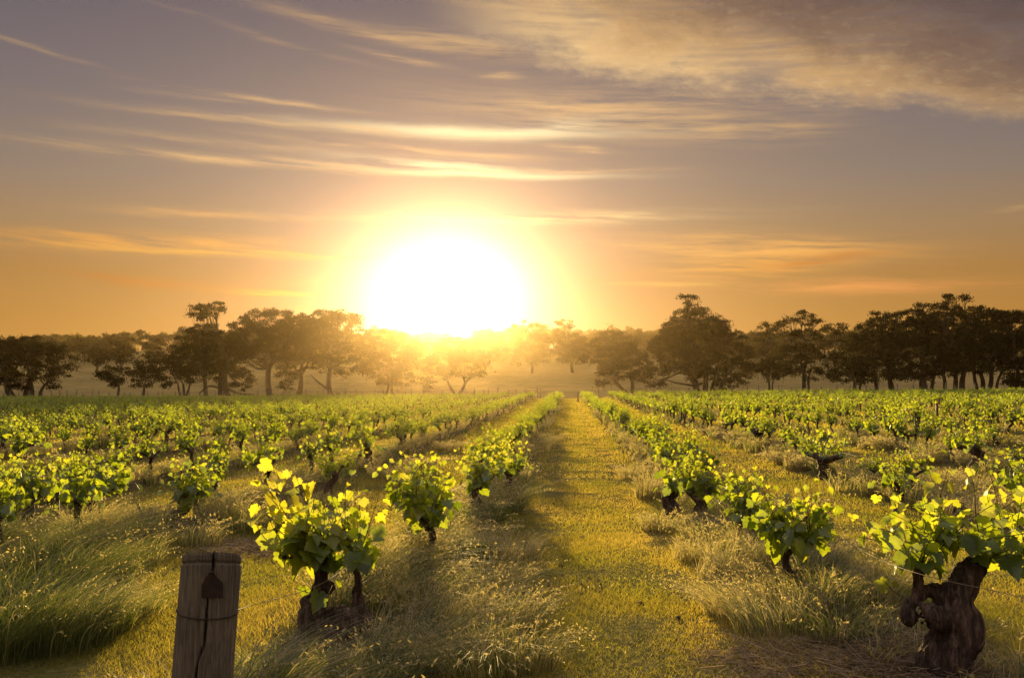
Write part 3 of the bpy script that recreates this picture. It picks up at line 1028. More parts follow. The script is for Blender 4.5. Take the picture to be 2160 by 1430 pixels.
def build_vines():
    L1A = hero_vine(5.4, (705, 1372), [
        [(700, 1390, 48), (690, 1362, 52), (672, 1335, 42), (660, 1300, 32), (655, 1275, 24), (640, 1262, 11)],
        [(665, 1300, 24), (668, 1262, 20), (672, 1240, 15), (690, 1236, 14), (700, 1228, 10)],
        [(672, 1245, 17), (678, 1222, 15), (681, 1200, 13), (672, 1182, 10)],
        [(690, 1365, 45), (730, 1360, 36), (762, 1338, 24), (770, 1312, 18), (758, 1288, 15), (742, 1282, 11)],
        [(700, 1350, 40, -.06), (725, 1325, 32, -.08), (735, 1303, 22, -.08), (715, 1298, 18, -.05)],
        [(680, 1340, 38, .05), (720, 1310, 34, .06), (750, 1310, 24, .05)],
        [(752, 1290, 11), (750, 1255, 10), (757, 1240, 12), (755, 1215, 10), (748, 1200, 10), (745, 1186, 8)],
        [(764, 1290, 7), (764, 1262, 6), (757, 1240, 8)],
        [(690, 1185, 5), (660, 1172, 5), (620, 1178, 4), (590, 1172, 3)],
        [(662, 1190, 6), (664, 1215, 5), (672, 1240, 6)],
        [(748, 1200, 6), (735, 1178, 4), (730, 1170, 3)], [(752, 1188, 4), (765, 1165, 4), (778, 1138, 3)],
    ], [
        ([(672, 1185), (640, 1120), (605, 1060), (580, 985)], 1.35, .075, .9),
        ([(680, 1180), (605, 1095), (560, 1030), (528, 965)], 1.25, .085, .9),
        ([(690, 1190), (665, 1120), (650, 1075), (612, 985)], 1.1, .08, .8),
        ([(672, 1180), (590, 1120), (545, 1060)], 1.2, .075, .7),
        ([(745, 1186), (735, 1110), (728, 1060), (732, 1010)], .75, .07, .9),
        ([(750, 1190), (772, 1130), (788, 1080), (800, 1040)], .85, .065, .6),
        ([(745, 1190), (712, 1130), (690, 1085), (672, 1040)], .85, .06, .6),
        ([(630, 1175), (600, 1150), (575, 1110), (565, 1085)], 1.1, .065, .4),
        ([(690, 1185), (640, 1150), (605, 1130)], 1.2, .06, .3), ([(690, 1185), (655, 1140), (635, 1100)], 1.2, .06, .4),
        ([(745, 1190), (770, 1150), (780, 1115)], 1.0, .06, .3), ([(672, 1240), (655, 1250), (620, 1240)], .9, .09, .2),
        ([(680, 1180), (690, 1130), (705, 1100)], .9, .06, .4), ([(700, 1190), (735, 1200), (730, 1260)], .55, .10, .2),
        ([(700, 1175), (640, 1050), (600, 1010)], 1.2, .08, .8), ([(690, 1180), (600, 1080), (548, 1000)], 1.3, .08, .8), ([(680, 1180), (650, 1060), (625, 1000)], 1.1, .075, .8), ([(750, 1188), (760, 1100), (752, 1020)], .8, .065, .6), ([(672, 1182), (575, 1150), (530, 1090)], 1.2, .075, .6)],
        [(680, 1190), (640, 1175), (748, 1190)], 'huge squat knotted old vine in front, beside the cracked wooden post', 101, .125, 15, .92)
    hero_vine(4.9, (1985, 1430), [
        [(1985, 1500, 48), (1985, 1420, 50), (2003, 1370, 48), (2025, 1335, 46), (2018, 1300, 44), (2008, 1270, 40), (2020, 1240, 30)],
        [(2018, 1260, 34), (2030, 1235, 32), (2040, 1215, 28), (2062, 1200, 20), (2078, 1185, 15), (2090, 1178, 11)],
        [(2062, 1200, 14), (2055, 1185, 13), (2064, 1170, 10)],
        [(2025, 1250, 20), (2000, 1237, 13), (1995, 1227, 9)],
        [(2010, 1275, 18), (1990, 1252, 15), (1965, 1247, 15), (1940, 1256, 15), (1922, 1266, 12)],
        [(1940, 1258, 14), (1936, 1235, 9), (1934, 1215, 9), (1938, 1202, 9), (1930, 1200, 6)],
        [(1930, 1262, 14), (1914, 1285, 18, -.03), (1919, 1306, 21, -.04), (1922, 1312, 15, -.04)],
        [(2010, 1308, 30), (1985, 1306, 24, -.07), (1964, 1302, 31, -.11), (1956, 1304, 27, -.11)],
    ], [
        ([(1945, 1200), (1930, 1150), (1905, 1090), (1895, 1040)], 1.0, .06, .45),
        ([(1945, 1200), (1960, 1120), (1985, 1040), (2000, 985)], 1.1, .065, .6),
        ([(1938, 1200), (1900, 1160), (1850, 1140), (1800, 1130)], 1.1, .06, .3),
        ([(1938, 1200), (1890, 1130), (1840, 1110), (1790, 1090)], 1.1, .06, .4),
        ([(1945, 1200), (1930, 1120), (1890, 1060), (1850, 1050)], 1.1, .06, .5),
        ([(2080, 1180), (2060, 1100), (2055, 1030), (2040, 985)], 1.15, .065, .6),
        ([(2090, 1178), (2110, 1110), (2100, 1040), (2085, 990)], 1.15, .065, .6),
        ([(2090, 1178), (2135, 1140), (2150, 1080), (2160, 1020)], 1.1, .06, .5),
        ([(2090, 1178), (2150, 1200), (2190, 1190), (2220, 1200)], 1.3, .06, .3),
        ([(2090, 1178), (2030, 1140), (1990, 1110), (1960, 1090)], 1.1, .06, .35),
        ([(2064, 1172), (2010, 1120), (1990, 1080), (1975, 1040)], 1.05, .06, .4),
        ([(2064, 1172), (2080, 1110), (2120, 1070), (2150, 1050)], 1.1, .06, .4),
        ([(1922, 1265), (1890, 1250), (1862, 1222)], .8, .07, .45), ([(2090, 1178), (2105, 1150), (2090, 1120)], 1.2, .05, .25),
        ([(1945, 1200), (1970, 1170), (1990, 1150)], 1.0, .05, .25), ([(2090, 1178), (2160, 1120), (2200, 1060)], 1.2, .06, .4)],
        [(1940, 1205), (2080, 1180), (1990, 1150), (2030, 1150), (1880, 1140)], 'massive S-bent old vine with knobbly arms in the bottom right corner', 102, .102, 14, 1.0)

    def W(p):          # spread of a canopy in metres
        return p
    near = [  # base px, canopy top y, spread px, bend px, thick px, label
        ((900, 1208), 958, 110, (0, .06), 13, 17, 'bushy vine on a thin straight trunk just behind the squat old vine', .55),
        ((1020, 1095), 935, 75, (-.1, .0), 16, 13, 'third vine up the row left of the lane, trunk dark and stooped', .55),
        ((1068, 1062), 905, 55, (.05, .1), 14, 12, 'fourth vine up the row left of the lane, overhanging the grass verge', .6),
        ((1692, 1268), 1005, 85, (-.10, .02), 14, 15, 'vine on a thin bowed trunk directly left of the massive S-bent vine', .5),
        ((1600, 1160), 985, 70, (-.12, .05), 24, 11, 'vine with a hooked U-shaped trunk in the row right of the lane', .5),
        ((1468, 1110), 955, 60, (.05, -.05), 22, 12, 'vine with forked low trunk behind the hooked one, right of the lane', .5),
        ((1422, 1095), 945, 50, (-.02, .05), 26, 10, 'vine with stout upright trunk leaning to the lane, right side', .5),
        ((372, 1118), 962, 75, (.08, .0), 20, 13, 'vine on a thick forked trunk above the cracked wooden post', .45),
        ((205, 1118), 945, 95, (-.05, .0), 22, 15, 'wide leafy vine left of the thick forked one, left part of the picture', .45),
        ((60, 1125), 945, 85, (.0, .0), 16, 14, 'wide leafy vine at the left edge of the picture', .45),
        ((690, 1040), 930, 70, (.12, .05), 12, 11, 'small vine with a Z-bent bare trunk behind the squat old vine', .6),
        ((775, 990), 890, 55, (.0, .0), 16, 11, 'vine with a dark straight trunk behind the Z-bent one', .6),
        ((1890, 1085), 965, 60, (.06, 0), 12, 9, 'thin sparse vine beside a short stake, behind the massive S-bent vine', .4),
        ((1742, 1012), 900, 65, (-.06, 0), 20, 12, 'vine with an arched trunk above the thin bowed one, second row right', .5),
        ((2052, 1000), 880, 70, (.12, 0), 18, 11, 'vine with a long bent bare trunk near the right edge, third row', .4),
        ((1610, 942), 862, 60, (-.1, 0), 20, 11, 'vine with a curled bare trunk over a grass tussock, second row right', .5),
        ((1905, 935), 835, 60, (-.1, 0), 14, 11, 'vine with a crooked trunk rising from a golden tussock, third row right', .45),
    ]
    used = []
    for i, (bp, top, sp, bend, th, nsh, lab, young) in enumerate(near):
        p = hit(*bp)
        d = p.y
        hgt = (EYE + ray(bp[0], top) * (d / ray(bp[0], top).y)).z - p.z
        put_vine(vine_meshes(200 + i, 0 if d < 12 else 1, max(.7, hgt), sp * d / F * 1.2, .40 * max(.75, min(1.2, hgt)), th * d / F * .62, int(nsh * 2.4), bend, young, .105), p, lab)
        used.append((p.x, p.y))
    used += [(-1.35, 5.4), (1.95, 4.9)]

    # the rest of the rows
    rng = np.random.RandomState(5)
    cand = []
    for X in ROWS:
        k = 0
        y = 4.2 + rng.uniform(0, 1.0)
        while y < FIELD_END:
            y += (1.62 if X == -1.3 else 1.38) + rng.normal() * .15
            x = X + rng.normal() * .10
            skip = rng.rand() < (.07 if abs(X) > 2 else .03)
            if X in (-1.3, 1.9):
                if y < (13.5 if X < 0 else 13.0):
                    continue
            if skip or min((x - a) ** 2 + (y - b) ** 2 for a, b in used) < 1.0:
                continue
            r = Vector((x, y, .6)) - EYE
            f = r.dot(fwd)
            px = 1080 + F * r.dot(rgt) / f
            py = 715 - F * r.dot(upv) / f
            if px < -160 or px > 2320 or py > 1480:
                continue
            cand.append((y, x, X))
    cand.sort(key=lambda q: q[0])
    N1 = 283
    protos = [vine_meshes(300 + i, 1, rng.uniform(.86, 1.02), .42, rng.uniform(.34, .46), rng.uniform(.030, .048), 24, None, .40, .10) for i in range(9)]
    ordw = ['', 'first', 'second', 'third', 'fourth', 'fifth', 'sixth', 'seventh', 'eighth', 'ninth', 'tenth', 'eleventh', 'twelfth']
    cnt = {}
    roots = {}
    for (y, x, X) in cand[:N1]:
        side = 'left' if X < 0 else 'right'
        ri = int(round((-1.3 - X) / PITCHX if X < 0 else (X - 1.9) / PITCHX)) + 1
        cnt[X] = cnt.get(X, 0) + 1
        n = cnt[X] + sum(1 for ux, uy in used if abs(ux - X) < 1.5 and uy < y)      # place in its row, counted from the front
        row = f'{ordw[ri]} row {side} of the lane' if ri < len(ordw) else ''
        if ri == 1:
            row = f'row edging the lane on its {side}'
        if not row:
            lab = f'small distant vine in the far outer rows {side} of the lane'
        elif n <= 12:
            lab = f'small leafy vine, {ordw[n]} from the front in the {row}'
        else:
            lab = f'small distant vine past the twelfth in the {row}'
        z = float(terrain(x, y))
        vi = rng.randint(len(protos))
        if vi not in roots:
            root = put_vine(protos[vi], (x, y, z), lab)
            roots[vi] = root
        else:
            src = roots[vi]
            root = src.copy()
            COL.objects.link(root)
            root.location = (x, y, z)
            root['label'] = lab
            for ch in src.children:
                k = ch.copy()
                COL.objects.link(k)
                k.parent = root
        root.rotation_euler = (0, 0, rng.choice([0, math.pi]) + rng.normal() * .35)
        sc = rng.uniform(.74, 1.14)
        root.scale = (sc, sc, sc * rng.uniform(.93, 1.08))
    # everything farther: one mass
    far = [Foliage(2) for _ in range(6)]
    trk = MB()
    pf = []
    for i in range(6):
        t_, s_, f_ = vine_meshes(400 + i, 2, rng.uniform(.85, 1.0), .46, .38, .04, 17, None, .38, .14)
        co = np.empty(len(f_.vertices) * 3, np.float32); f_.vertices.foreach_get('co', co)
        ti = np.empty(len(f_.vertices), np.float32); f_.attributes['tint'].data.foreach_get('value', ti)
        pf.append((co.reshape(-1, 3), ti))
    Vs, Ts = [], []
    for (y, x, X) in cand[N1:]:
        co, ti = pf[rng.randint(6)]
        z = float(terrain(x, y))
        a = rng.uniform(0, 6.28)
        R = np.array([[math.cos(a), -math.sin(a), 0], [math.sin(a), math.cos(a), 0], [0, 0, 1]])
        Vs.append((co * rng.uniform(.85, 1.15)) @ R.T + np.array([x, y, z]))
        Ts.append(ti)
        trk.tube([(x, y, z - .05), (x + rng.normal() * .05, y, z + .25), (x + rng.normal() * .06, y, z + .5)], [.05, .04, .045], 4, cap=False)
    V = np.concatenate(Vs)
    o = link('far_vines', mesh_np('far_vines', V, [np.arange(len(V)).reshape(-1, 4)], M['vine_leaf'], np.concatenate(Ts)))
    o['kind'] = 'stuff'
    tag(o, 'far rows of grapevines merging into a green carpet before the trees', 'vineyard')
    q = link('trunk', trk.mesh('far_vine_trunks', M['vine_bark']), o)
    q['kind'] = 'stuff'


build_vines()


# ------------------------------------------------------------------ grass
def blades(P, H, lean, wid, segs, curl, tint, rng):
    """P roots (n,3), H length, lean (n,2) horizontal reach per length, ribbons of segs segments bending over"""
    n = len(P)
    u = np.linspace(0, 1, segs + 1)
    hor = lean * H[:, None]
    ang = rng.uniform(0, math.pi, n)
    side = np.stack([np.cos(ang), np.sin(ang) * .6, np.zeros(n)], 1)
    V = np.zeros((n, (segs + 1) * 2, 3), np.float32)
    for i, q in enumerate(u):
        z = H * (q - curl * q * q * .55)
        c_ = P + np.stack([hor[:, 0] * q ** 1.8, hor[:, 1] * q ** 1.8, z], 1)
        w = (wid * (1 - q * .85) * .5)[:, None]
        V[:, 2 * i] = c_ - side * w
        V[:, 2 * i + 1] = c_ + side * w
    idx = np.array([(2 * i, 2 * i + 1, 2 * i + 3, 2 * i + 2) for i in range(segs)])
    Q = (idx[None] + (np.arange(n) * (segs + 1) * 2)[:, None, None]).reshape(-1, 4)
    return V.reshape(-1, 3), Q, np.repeat(tint, (segs + 1) * 2)


def in_view(x, y, margin=60):
    rx, ry = x, y
    f = rx * fwd.x + ry * fwd.y
    px = 1080 + F * (rx * rgt.x + ry * rgt.y) / np.maximum(f, .1)
    return (px > -margin) & (px < 2160 + margin)


def build_lawn():
    rng = np.random.RandomState(21)
    Vs, Qs, Ts, n0 = [], [], [], 0
    for (y0, y1, dens, h, w) in [(4.2, 7, 6800, .036, .0046), (7, 11, 3300, .036, .0068), (11, 18, 1400, .036, .0105), (18, 32, 420, .038, .018), (32, 60, 130, .05, .05), (60, 118, 40, .06, .10)]:
        x0, x1 = -.62 * y1 - 1, .50 * y1 + 1
        n = int((x1 - x0) * (y1 - y0) * dens)
        x = rng.uniform(x0, x1, n)
        y = rng.uniform(y0, y1, n)
        d = berm(x, y)
        keep = (d > .50 + .15 * rng.normal(size=n)) & in_view(x, y)
        x, y, d = x[keep], y[keep], d[keep]
        n = len(x)
        pt = 0.5 + 0.5 * np.sin(x * 2.1 + 1.3 * np.sin(y * .9)) * np.sin(y * 1.3 + np.sin(x * 1.7))
        H = h * rng.uniform(.5, 1.5, n) * (1 + .5 * sstep(1.2, .7, d))
        ln = rng.normal(size=(n, 2)) * .55
        trk = np.exp(-((np.abs(x - ROW0) - .62) / .2) ** 2)
        H = H * (1 - .45 * trk)
        t_ = np.clip(rng.normal(.40, .15, n) + .50 * (pt - .5) + .22 * trk, 0, 1)
        P = np.stack([x, y, terrain(x, y) - .005], 1)
        V, Q, T = blades(P, H, ln, np.full(n, w) * rng.uniform(.6, 1.3, n), 1 if y0 > 10 else 2, .3, t_, rng)
        Vs.append(V); Qs.append(Q + n0); Ts.append(T)
        n0 += len(V)
    o = link('lane_grass', mesh_np('lane_grass', np.concatenate(Vs), [np.concatenate(Qs)], M['lawn'], np.concatenate(Ts)))
    o['kind'] = 'stuff'
    tag(o, 'short golden green mown grass of the lanes between vine rows', 'grass')


def build_tall_grass():
    rng = np.random.RandomState(31)
    Vs, Qs, Ts, n0 = [], [], [], 0

    def push(V, Q, T):
        nonlocal n0
        Vs.append(V); Qs.append(Q + n0); Ts.append(T)
        n0 += len(V)

    def clump(x, y, r, h, nb, dry, w, wind=(.25, -.1), segs=4, seeds=True):
        a = rng.uniform(0, 6.283, nb)
        q = np.sqrt(rng.uniform(0, 1, nb)) * r * .75
        cl = rng.normal(size=2) * .28
        px, py = x + np.cos(a) * q, y + np.sin(a) * q
        H = h * rng.uniform(.55, 1.3, nb)
        ln = np.stack([np.cos(a), np.sin(a)], 1) * rng.uniform(.05, .80, (nb, 1)) + np.array(wind) + cl + rng.normal(size=(nb, 2)) * .14
        t_ = np.where(rng.rand(nb) < dry, rng.uniform(.55, 1, nb), rng.uniform(0, .45, nb))
        P = np.stack([px, py, terrain(px, py) - .01], 1)
        curl = .85
        V, Q, T = blades(P, H, ln, np.full(nb, w) * rng.uniform(.6, 1.2, nb), segs, curl, t_, rng)
        push(V, Q, T)
        if seeds:                                   # drooping seed heads at the ends of dry stalks
            tall = np.where((t_ > .55) & (rng.rand(nb) < .22))[0]
            if len(tall):
                reps = 7
                i = np.repeat(tall, reps)
                u = np.tile(np.linspace(.72, 1.0, reps), len(tall))
                hor = ln[i] * H[i][:, None]
                c_ = P[i] + np.stack([hor[:, 0] * u ** 1.8, hor[:, 1] * u ** 1.8, H[i] * (u - curl * u * u * .55)], 1)
                c_ += rng.normal(size=c_.shape) * w * .9
                V, Q, T = leaf_cards(c_, w * 3.6, w * 1.3, rng, np.full(len(i), .85))
                push(V, Q, T)

    # along every row
    for X in ROWS:
        y = 3.6
        while y < FIELD_END:
            near = y < 14
            step = .16 if y < 9 else .22 if near else .34 if y < 30 else .8 if y < 60 else 1.8
            y += step * rng.uniform(.7, 1.3)
            x = X + np.clip(rng.normal() * .24, -.5, .5)
            if not in_view(np.array([x]), np.array([y]), 150)[0]:
                continue
            if y < 9:
                nb, w, sg = 190, .0074, 5
            elif y < 16:
                nb, w, sg = 130, .0100, 4
            elif y < 30:
                nb, w, sg = 75, .014, 3
            elif y < 60:
                nb, w, sg = 34, .028, 2
            else:
                nb, w, sg = 22, .06, 2
            if X == -1.3 and 4.4 < y < 5.75:
                continue
            big = rng.rand() < .22
            h = rng.uniform(.34, .56) * (1.35 if big else 1)
            if X == 1.9 and y < 6.2:
                h *= .45
                nb = 40
            clump(x, y, rng.uniform(.10, .26) * (1.5 if big else 1), h, int(nb * (1.8 if big else 1)), np.clip(rng.normal(.55, .32), .03, .97), w, segs=sg, seeds=y < 30)
    # hand-set masses: verge left of the lane, headland at the far left (dark green tint carries its shade), tussocks on the right
    for (px, py, r, h, nb, dry) in [(960, 1330, .35, .42, 420, .5), (1040, 1250, .35, .40, 420, .6), (880, 1400, .35, .40, 420, .35), (815, 1425, .3, .28, 300, .25), (1000, 1420, .35, .42, 420, .45),
                                    (1080, 1180, .35, .40, 360, .65), (1060, 1330, .3, .42, 380, .55), (880, 1300, .3, .35, 300, .5), (590, 1440, .28, .28, 300, .2), (550, 1420, .2, .26, 200, .3), (690, 1440, .25, .2, 200, .3), (1100, 1400, .28, .34, 300, .5),
                                    (60, 1290, .5, .70, 1300, .1), (170, 1240, .5, .66, 1200, .15), (20, 1200, .5, .70, 1000, .12), (110, 1360, .45, .60, 1000, .15), (-30, 1380, .5, .70, 900, .12), (200, 1330, .3, .45, 500, .3), (260, 1190, .45, .48, 450, .45), (280, 1290, .3, .3, 260, .3),
                                    (400, 1150, .4, .4, 380, .6), (90, 1150, .5, .5, 420, .4), (540, 1120, .45, .50, 420, .25),
                                    (1560, 1290, .35, .36, 380, .75), (1640, 1330, .35, .40, 420, .45), (1740, 1290, .32, .42, 420, .25), (1540, 1220, .35, .36, 360, .8), (1640, 1230, .3, .36, 320, .7), (1480, 1180, .35, .36, 320, .75), (1770, 1340, .3, .34, 320, .2),
                                    (1400, 1120, .35, .38, 320, .7), (1370, 1050, .3, .62, 300, .7), (1330, 1010, .3, .45, 260, .7), (1500, 1140, .4, .38, 320, .5)]:
        p = hit(px, py)
        clump(p.x, p.y, r, h, int(nb * 1.4), dry + (.12 if px > 480 else 0), .0060 if p.y < 9 else .009, (.22, -.15), 5)
    for (px, py, r, h) in [(1690, 990, .45, .5), (1660, 975, .4, .4), (1830, 925, .6, .6), (1870, 945, .5, .5), (1630, 950, .5, .5), (2000, 965, .5, .5), (1560, 930, .5, .4), (1980, 1020, .5, .45), (2060, 1030, .5, .45), (1740, 950, .5, .4), (1940, 980, .5, .45), (1500, 915, .5, .4),
                           (820, 1010, .5, .45), (600, 1080, .5, .4), (700, 1070, .4, .35), (950, 950, .5, .4), (880, 990, .5, .4)]:
        p = hit(px, py)
        clump(p.x, p.y, r, h, 420, .85, .010 if p.y < 18 else .016, (.1, -.1), 3)
    o = link('tall_grass', mesh_np('tall_grass', np.concatenate(Vs), [np.concatenate(Qs)], M['grass'], np.concatenate(Ts)))
    o['kind'] = 'stuff'
    tag(o, 'tall drooping dry and green grass growing under the vine rows', 'grass')


def build_litter():
    rng = np.random.RandomState(41)
    Vs, Qs, Ts, n0 = [], [], [], 0
    for (px, py, rx, ry, n) in [(1760, 1390, .55, .5, 2600), (1880, 1400, .4, .4, 1600), (1650, 1400, .3, .3, 500), (560, 1165, .6, .5, 1500), (480, 1150, .5, .5, 900), (1560, 960, 1.4, 1.2, 900)]:
        p = hit(px, py)
        x = p.x + rng.normal(size=n) * rx * .6
        y = p.y + rng.normal(size=n) * ry * .6
        P = np.stack([x, y, terrain(x, y) + rng.uniform(0, .03, n)], 1)
        a = rng.uniform(0, 6.283, n)
        L = rng.uniform(.04, .22, n)
        d = np.stack([np.cos(a), np.sin(a), rng.normal(size=n) * .15], 1) * L[:, None]
        w = np.stack([-np.sin(a), np.cos(a), rng.normal(size=n) * .4], 1) * (.0025 if p.y < 9 else .005)
        V = np.stack([P - w, P + w, P + d + w * .6, P + d - w * .6], 1).reshape(-1, 3)
        Vs.append(V); Qs.append(np.arange(n * 4).reshape(-1, 4) + n0); Ts.append(np.repeat(rng.rand(n), 4))
        n0 += len(V)
    o = link('straw_litter', mesh_np('straw_litter', np.concatenate(Vs), [np.concatenate(Qs)], M['litter'], np.concatenate(Ts)))
    o['kind'] = 'stuff'
    tag(o, 'loose dry straw and prunings lying on bare soil', 'straw')


def build_clods():
    rng = np.random.RandomState(61)
    spots = [(1212, 1078, 4), (1240, 1185, 5), (1190, 1110, 3), (1205, 1140, 4), (1290, 1150, 4), (1330, 1175, 3), (1255, 1255, 4), (1330, 1270, 2), (1200, 1245, 3),
             (1180, 1200, 3), (1270, 1230, 4), (1395, 1290, 2), (1235, 985, 3), (1160, 1060, 3), (1230, 1135, 3), (1130, 1300, 2), (1345, 1380, 2), (700, 1255, 3), (560, 1390, 3), (290, 1385, 4), (330, 1370, 3)]
    mb = MB()
    for px, py, n in spots:
        p = hit(px, py)
        for _ in range((n + 1) // 2):
            x, y = p.x + rng.normal() * .10, p.y + rng.normal() * .10
            r = rng.uniform(.006, .017)
            c0 = np.array([x, y, float(terrain(x, y)) + r * .9])
            a = rng.uniform(0, 3.14)
            ax = np.array([math.cos(a), math.sin(a), rng.uniform(-.1, .1)])
            mb.tube([c0 - ax * r * 1.5, c0 - ax * r * .7, c0 + ax * r * .6, c0 + ax * r * 1.4], [r * .3, r * .9, r, r * .35], 6, rough=.3)
    o = link('soil_clods', mb.mesh('soil_clods', M['vine_bark']))
    o['kind'] = 'stuff'
    tag(o, 'scattered dark clods and dead leaves on the mown lane', 'clods')


build_clods()
build_lawn()
build_tall_grass()
build_litter()


# ------------------------------------------------------------------ post, stakes, wires, fences
POST_D = 3.4


def build_post():
    s = POST_D / F
    top = np.array(plane(450, 1153, POST_D))
    low = np.array(plane(427, 1430, POST_D))
    ax = top - low
    gz = float(terrain(top[0], POST_D))
    k = (gz - .15 - top[2]) / ax[2]
    foot = top + ax * k
    root = thing('wooden_post', 'weathered cracked round wooden strainer post leaning in the lower left', 'post', (foot[0], foot[1], gz))
    off = np.array([foot[0], foot[1], gz])
    R = 62 * s
    n = 260
    hs = np.concatenate([np.linspace(0, .85, 50), np.linspace(.86, 1, 40)])
    mb = MB()
    axis = (top - foot)
    L = np.linalg.norm(axis)
    d = axis / L
    A = np.cross(d, [foot[0], foot[1], 0]); A /= np.linalg.norm(A)
    B = np.cross(A, d)                      # A: right, B: away
    A = A if A[0] > 0 else -A
    B = B if B[1] > 0 else -B
    front = -math.pi / 2
    V = []
    for i, h in enumerate(hs):
        z0 = h * L
        below = (L - z0) / s               # photo pixels below the top
        ca = front + .02 - .16 * (below / 270) + .02 * math.sin(below * .045) + .05 * mnoise.noise((below * .035, 0, 7.0)) + .02 * mnoise.noise((below * .12, 0, 3.0)) + (-.10 if below > 190 else 0) * min(1, (below - 190) / 40 if below > 190 else 0)
        for j in range(n):
            th = 2 * math.pi * j / n
            z = z0 - (.032 * (1 + math.sin(th)) * max(0, (h - .8) / .2))
            below = (L - z0) / s
            r = R * (1.0 + .025 * mnoise.noise((math.cos(th) * 3, math.sin(th) * 3, z * .8)) + .012 * mnoise.noise((math.cos(th) * 16, math.sin(th) * 16, z * 1.2)))
            dd = abs((th - ca + math.pi) % (2 * math.pi) - math.pi)
            wcr = .024 + .012 * math.sin(below * .05) + .010 * mnoise.noise((below * .06, 2.0, 0))
            if dd < wcr * 1.6:
                r -= .045 * max(0, 1 - dd / (wcr * 1.6)) ** .6
            if abs(below - 21) < 3.2:
                r -= .006
            elif below < 21:
                r *= .985
            if below < 3:
                r *= .97
            V.append(foot - off + d * z + (A * math.cos(th) + B * math.sin(th)) * r)
    Q = [(i * n + j, i * n + (j + 1) % n, (i + 1) * n + (j + 1) % n, (i + 1) * n + j) for i in range(len(hs) - 1) for j in range(n)]
    V.append(top - off - d * .032)
    m_ = len(hs) - 1
    T3 = [(len(V) - 1, m_ * n + j, m_ * n + (j + 1) % n) for j in range(n)]
    link('post_body', mesh_np('post_body', V, [Q], M['wood'], None, True), root)
    link('end_grain', mesh_np('end_grain', V, [T3], M['end_grain'], None, False), root)

    def surf(px, py, out=.0):
        """point on the front of the post under this photo pixel"""
        below = (py - 1168)
        cxp = 450 - 23 * below / 262
        u = max(-.98, min(.98, (px - cxp) * s / R))
        return top - off - d * (below + 13) * s + A * u * R - B * (math.sqrt(1 - u * u) * R + out)
    # rusty house-shaped plate
    mb = MB()
    out = [(447, 1190), (456, 1204), (469, 1218), (469, 1247), (447, 1248), (426, 1247), (427, 1220), (437, 1204)]
    f = [surf(x, y, .006) for x, y in out]
    b = [surf(x, y, -.002) for x, y in out]
    m8 = len(out)
    mb.add(f + b, [[(i, (i + 1) % m8, m8 + (i + 1) % m8, m8 + i) for i in range(m8)]])
    mb.add(f + [np.mean(f, axis=0) - B * .003], [[(m8, i, (i + 1) % m8) for i in range(m8)]])
    link('metal_plate', mb.mesh('metal_plate', M['rust'], False), root)
    mb = MB()
    c0 = surf(447, 1195, .005)
    mb.tube([c0, c0 - B * .008], [.006, .007], 10)
    link('nail', mb.mesh('nail', M['stake']), root)

    def ring(py, sag, r, nm):
        mb = MB()
        P = []
        for j in range(49):
            th = 2 * math.pi * j / 48
            P.append(top - off - d * ((py - 1155) * s + sag * math.sin(th) * -1) + (A * math.cos(th) + B * math.sin(th)) * (R * 1.008 + r))
        mb.tube(P, [r] * len(P), 5, cap=False)
        link(nm, mb.mesh(nm, M['stake']), root)
    ring(1289, .004, .0022, 'wire_loop')
    mb = MB()
    return root, off, surf


post_root, post_off, post_surf = build_post()


def wire(pts, label, name='trellis_wire'):
    mb = MB()
    P = cat_curve(pts, 10)
    c0 = np.array(P[0])
    r = [.0015 + .00012 * max(0, p[1] - 5) for p in P]
    mb.tube([tuple(np.array(p) - c0) for p in P], r, 5, cap=False)
    tag(link(name, mb.mesh(name, M['wire']), None, c0), label, 'wire', 'trellis wires along the rows')


def build_wires():
    e = np.array(post_surf(500, 1285, .0)) + post_off
    row = lambda X, ys, h: [np.array([X, y, float(terrain(X, y)) + h - .1]) for y in ys]
    ys = (7.2, 9.5, 12, 16, 22, 30, 45, 70, 110)
    wire([e, np.array(plane(700, 1218, 5.3))] + row(-1.3, ys, .5), 'thin sunlit wire running from the cracked post along the row left of the lane')
    wire([np.array([1.95, 2.6, .78]), np.array(plane(2150, 1258, 3.8)), np.array(plane(1880, 1190, 4.75))] + row(1.85, ys, .5), 'thin sunlit wire across the massive S-bent vine in the right row')
    wire(row(-4.5, (6, 8) + ys, .5), 'thin wire through the second row left of the lane')
    wire(row(5.1, (8, 9) + ys[2:], .52), 'thin wire through the second row right of the lane')


build_wires()


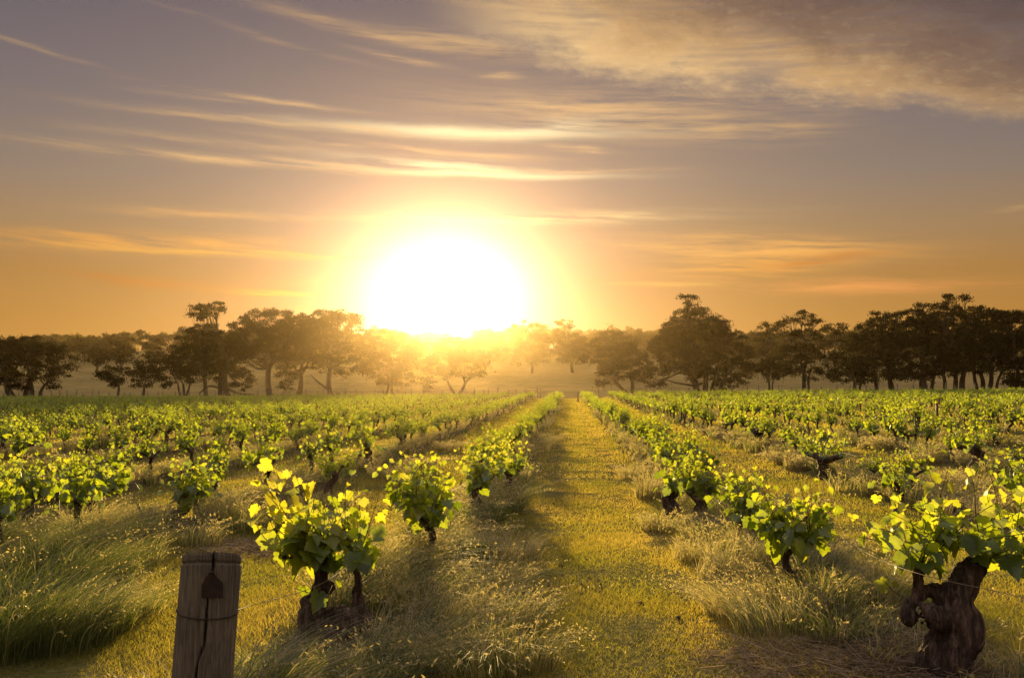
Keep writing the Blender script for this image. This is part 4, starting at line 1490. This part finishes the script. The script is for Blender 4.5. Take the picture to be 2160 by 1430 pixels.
def build_stakes():
    sp = [((1977, 884), 850, 5, 'dark stake standing in the vines at the right, farthest of three', 0),
          ((1931, 938), 884, 5, 'dark stake standing clear beside a golden tussock, right side', 2),
          ((1648, 955), 920, 6, 'short dark stake in the second row right of the lane', 5),
          ((1852, 1030), 992, 5, 'short dark stake beside the thin sparse vine, right side', 0),
          ((120, 1124), 1030, 8, 'thick dark stake under the leafy vines at the left edge', 0),
          ((313, 1120), 1062, 5, 'thin leaning stake left of the thick forked vine', -24)]
    for bp, top, w, lab, lean in sp:
        p = hit(*bp)
        t_ = EYE + ray(bp[0] - lean * -1, top) * (p.y / ray(bp[0], top).y)
        h = t_.z - p.z
        s = p.y / F
        root = thing('vine_stake', lab, 'stake', p, 'stakes in the vine rows')
        mb = MB()
        mb.tube([(0, 0, -.1), (lean * -s * .5 * -1, .0, h * .5), (lean * s, 0, h)], [w * s * .5] * 3, 6)
        link('rod', mb.mesh('rod', M['stake']), root)
    for px, py, h, lab in [(1168, 852, .95, 'small end post left of the far end of the lane'), (1219, 848, .95, 'small end post right of the far end of the lane')]:
        p = hit(px, py)
        root = thing('end_post', lab, 'post', p, 'end posts at the far end of the lane')
        mb = MB()
        mb.tube([(0, 0, -.2), (.03, .05, h), (.03, .05, h + .02)], [.09, .085, .06], 8)
        link('post_body', mb.mesh('end_post', M['wood']), root)


build_stakes()


def fence(label, x0, x1, y0, n, h, seed):
    rng = np.random.RandomState(seed)
    xs = np.linspace(x0, x1, n)
    root = thing('wire_fence', label, 'fence', (x0, y0, float(terrain(x0, y0))))
    off = np.array(root.location)
    tops = []
    for x in xs:
        x = x + rng.normal() * .25
        y = y0 + rng.normal() * .15
        z = float(terrain(x, y))
        hh = h * rng.uniform(.85, 1.2)
        mb = MB()
        mb.tube([np.array((x, y, z - .2)) - off, np.array((x + rng.normal() * .04, y, z + hh)) - off], [.07, .06], 6)
        link('fence_post', mb.mesh('fence_post', M['wood']), root)
        tops.append(np.array((x, y, z + h * .8)) - off)
    for k in (.45, .8):
        mb = MB()
        mb.tube([p - np.array((0, .06, h * (.8 - k))) for p in tops], [.012] * len(tops), 3, cap=False)
        link('fence_wire', mb.mesh('fence_wire', M['wire']), root)


fence('long line of thin posts along the far left edge of the vineyard', -92, -3.5, 124, 80, 1.3, 1)
fence('line of thin posts along the far right edge of the vineyard', 4, 78, 124, 40, 1.3, 2)

# ------------------------------------------------------------------ haze
def build_haze():
    V = [(x, y, z) for z in (-3.5, 36) for y in (-160, 1030) for x in (-1200, 1200)]
    Q = [(0, 2, 3, 1), (4, 5, 7, 6), (0, 1, 5, 4), (2, 6, 7, 3), (0, 4, 6, 2), (1, 3, 7, 5)]
    m, t, o = new_mat('haze')
    v = t.n.new('ShaderNodeVolumePrincipled')
    v.inputs['Color'].default_value = (.97, .71, .38, 1)
    v.inputs['Density'].default_value = 0.000075
    v.inputs['Anisotropy'].default_value = 0.92
    t.l.new(v.outputs[0], o.inputs['Volume'])
    h = link('haze', mesh_np('haze', V, [Q], m))
    h['kind'] = 'stuff'


build_haze()
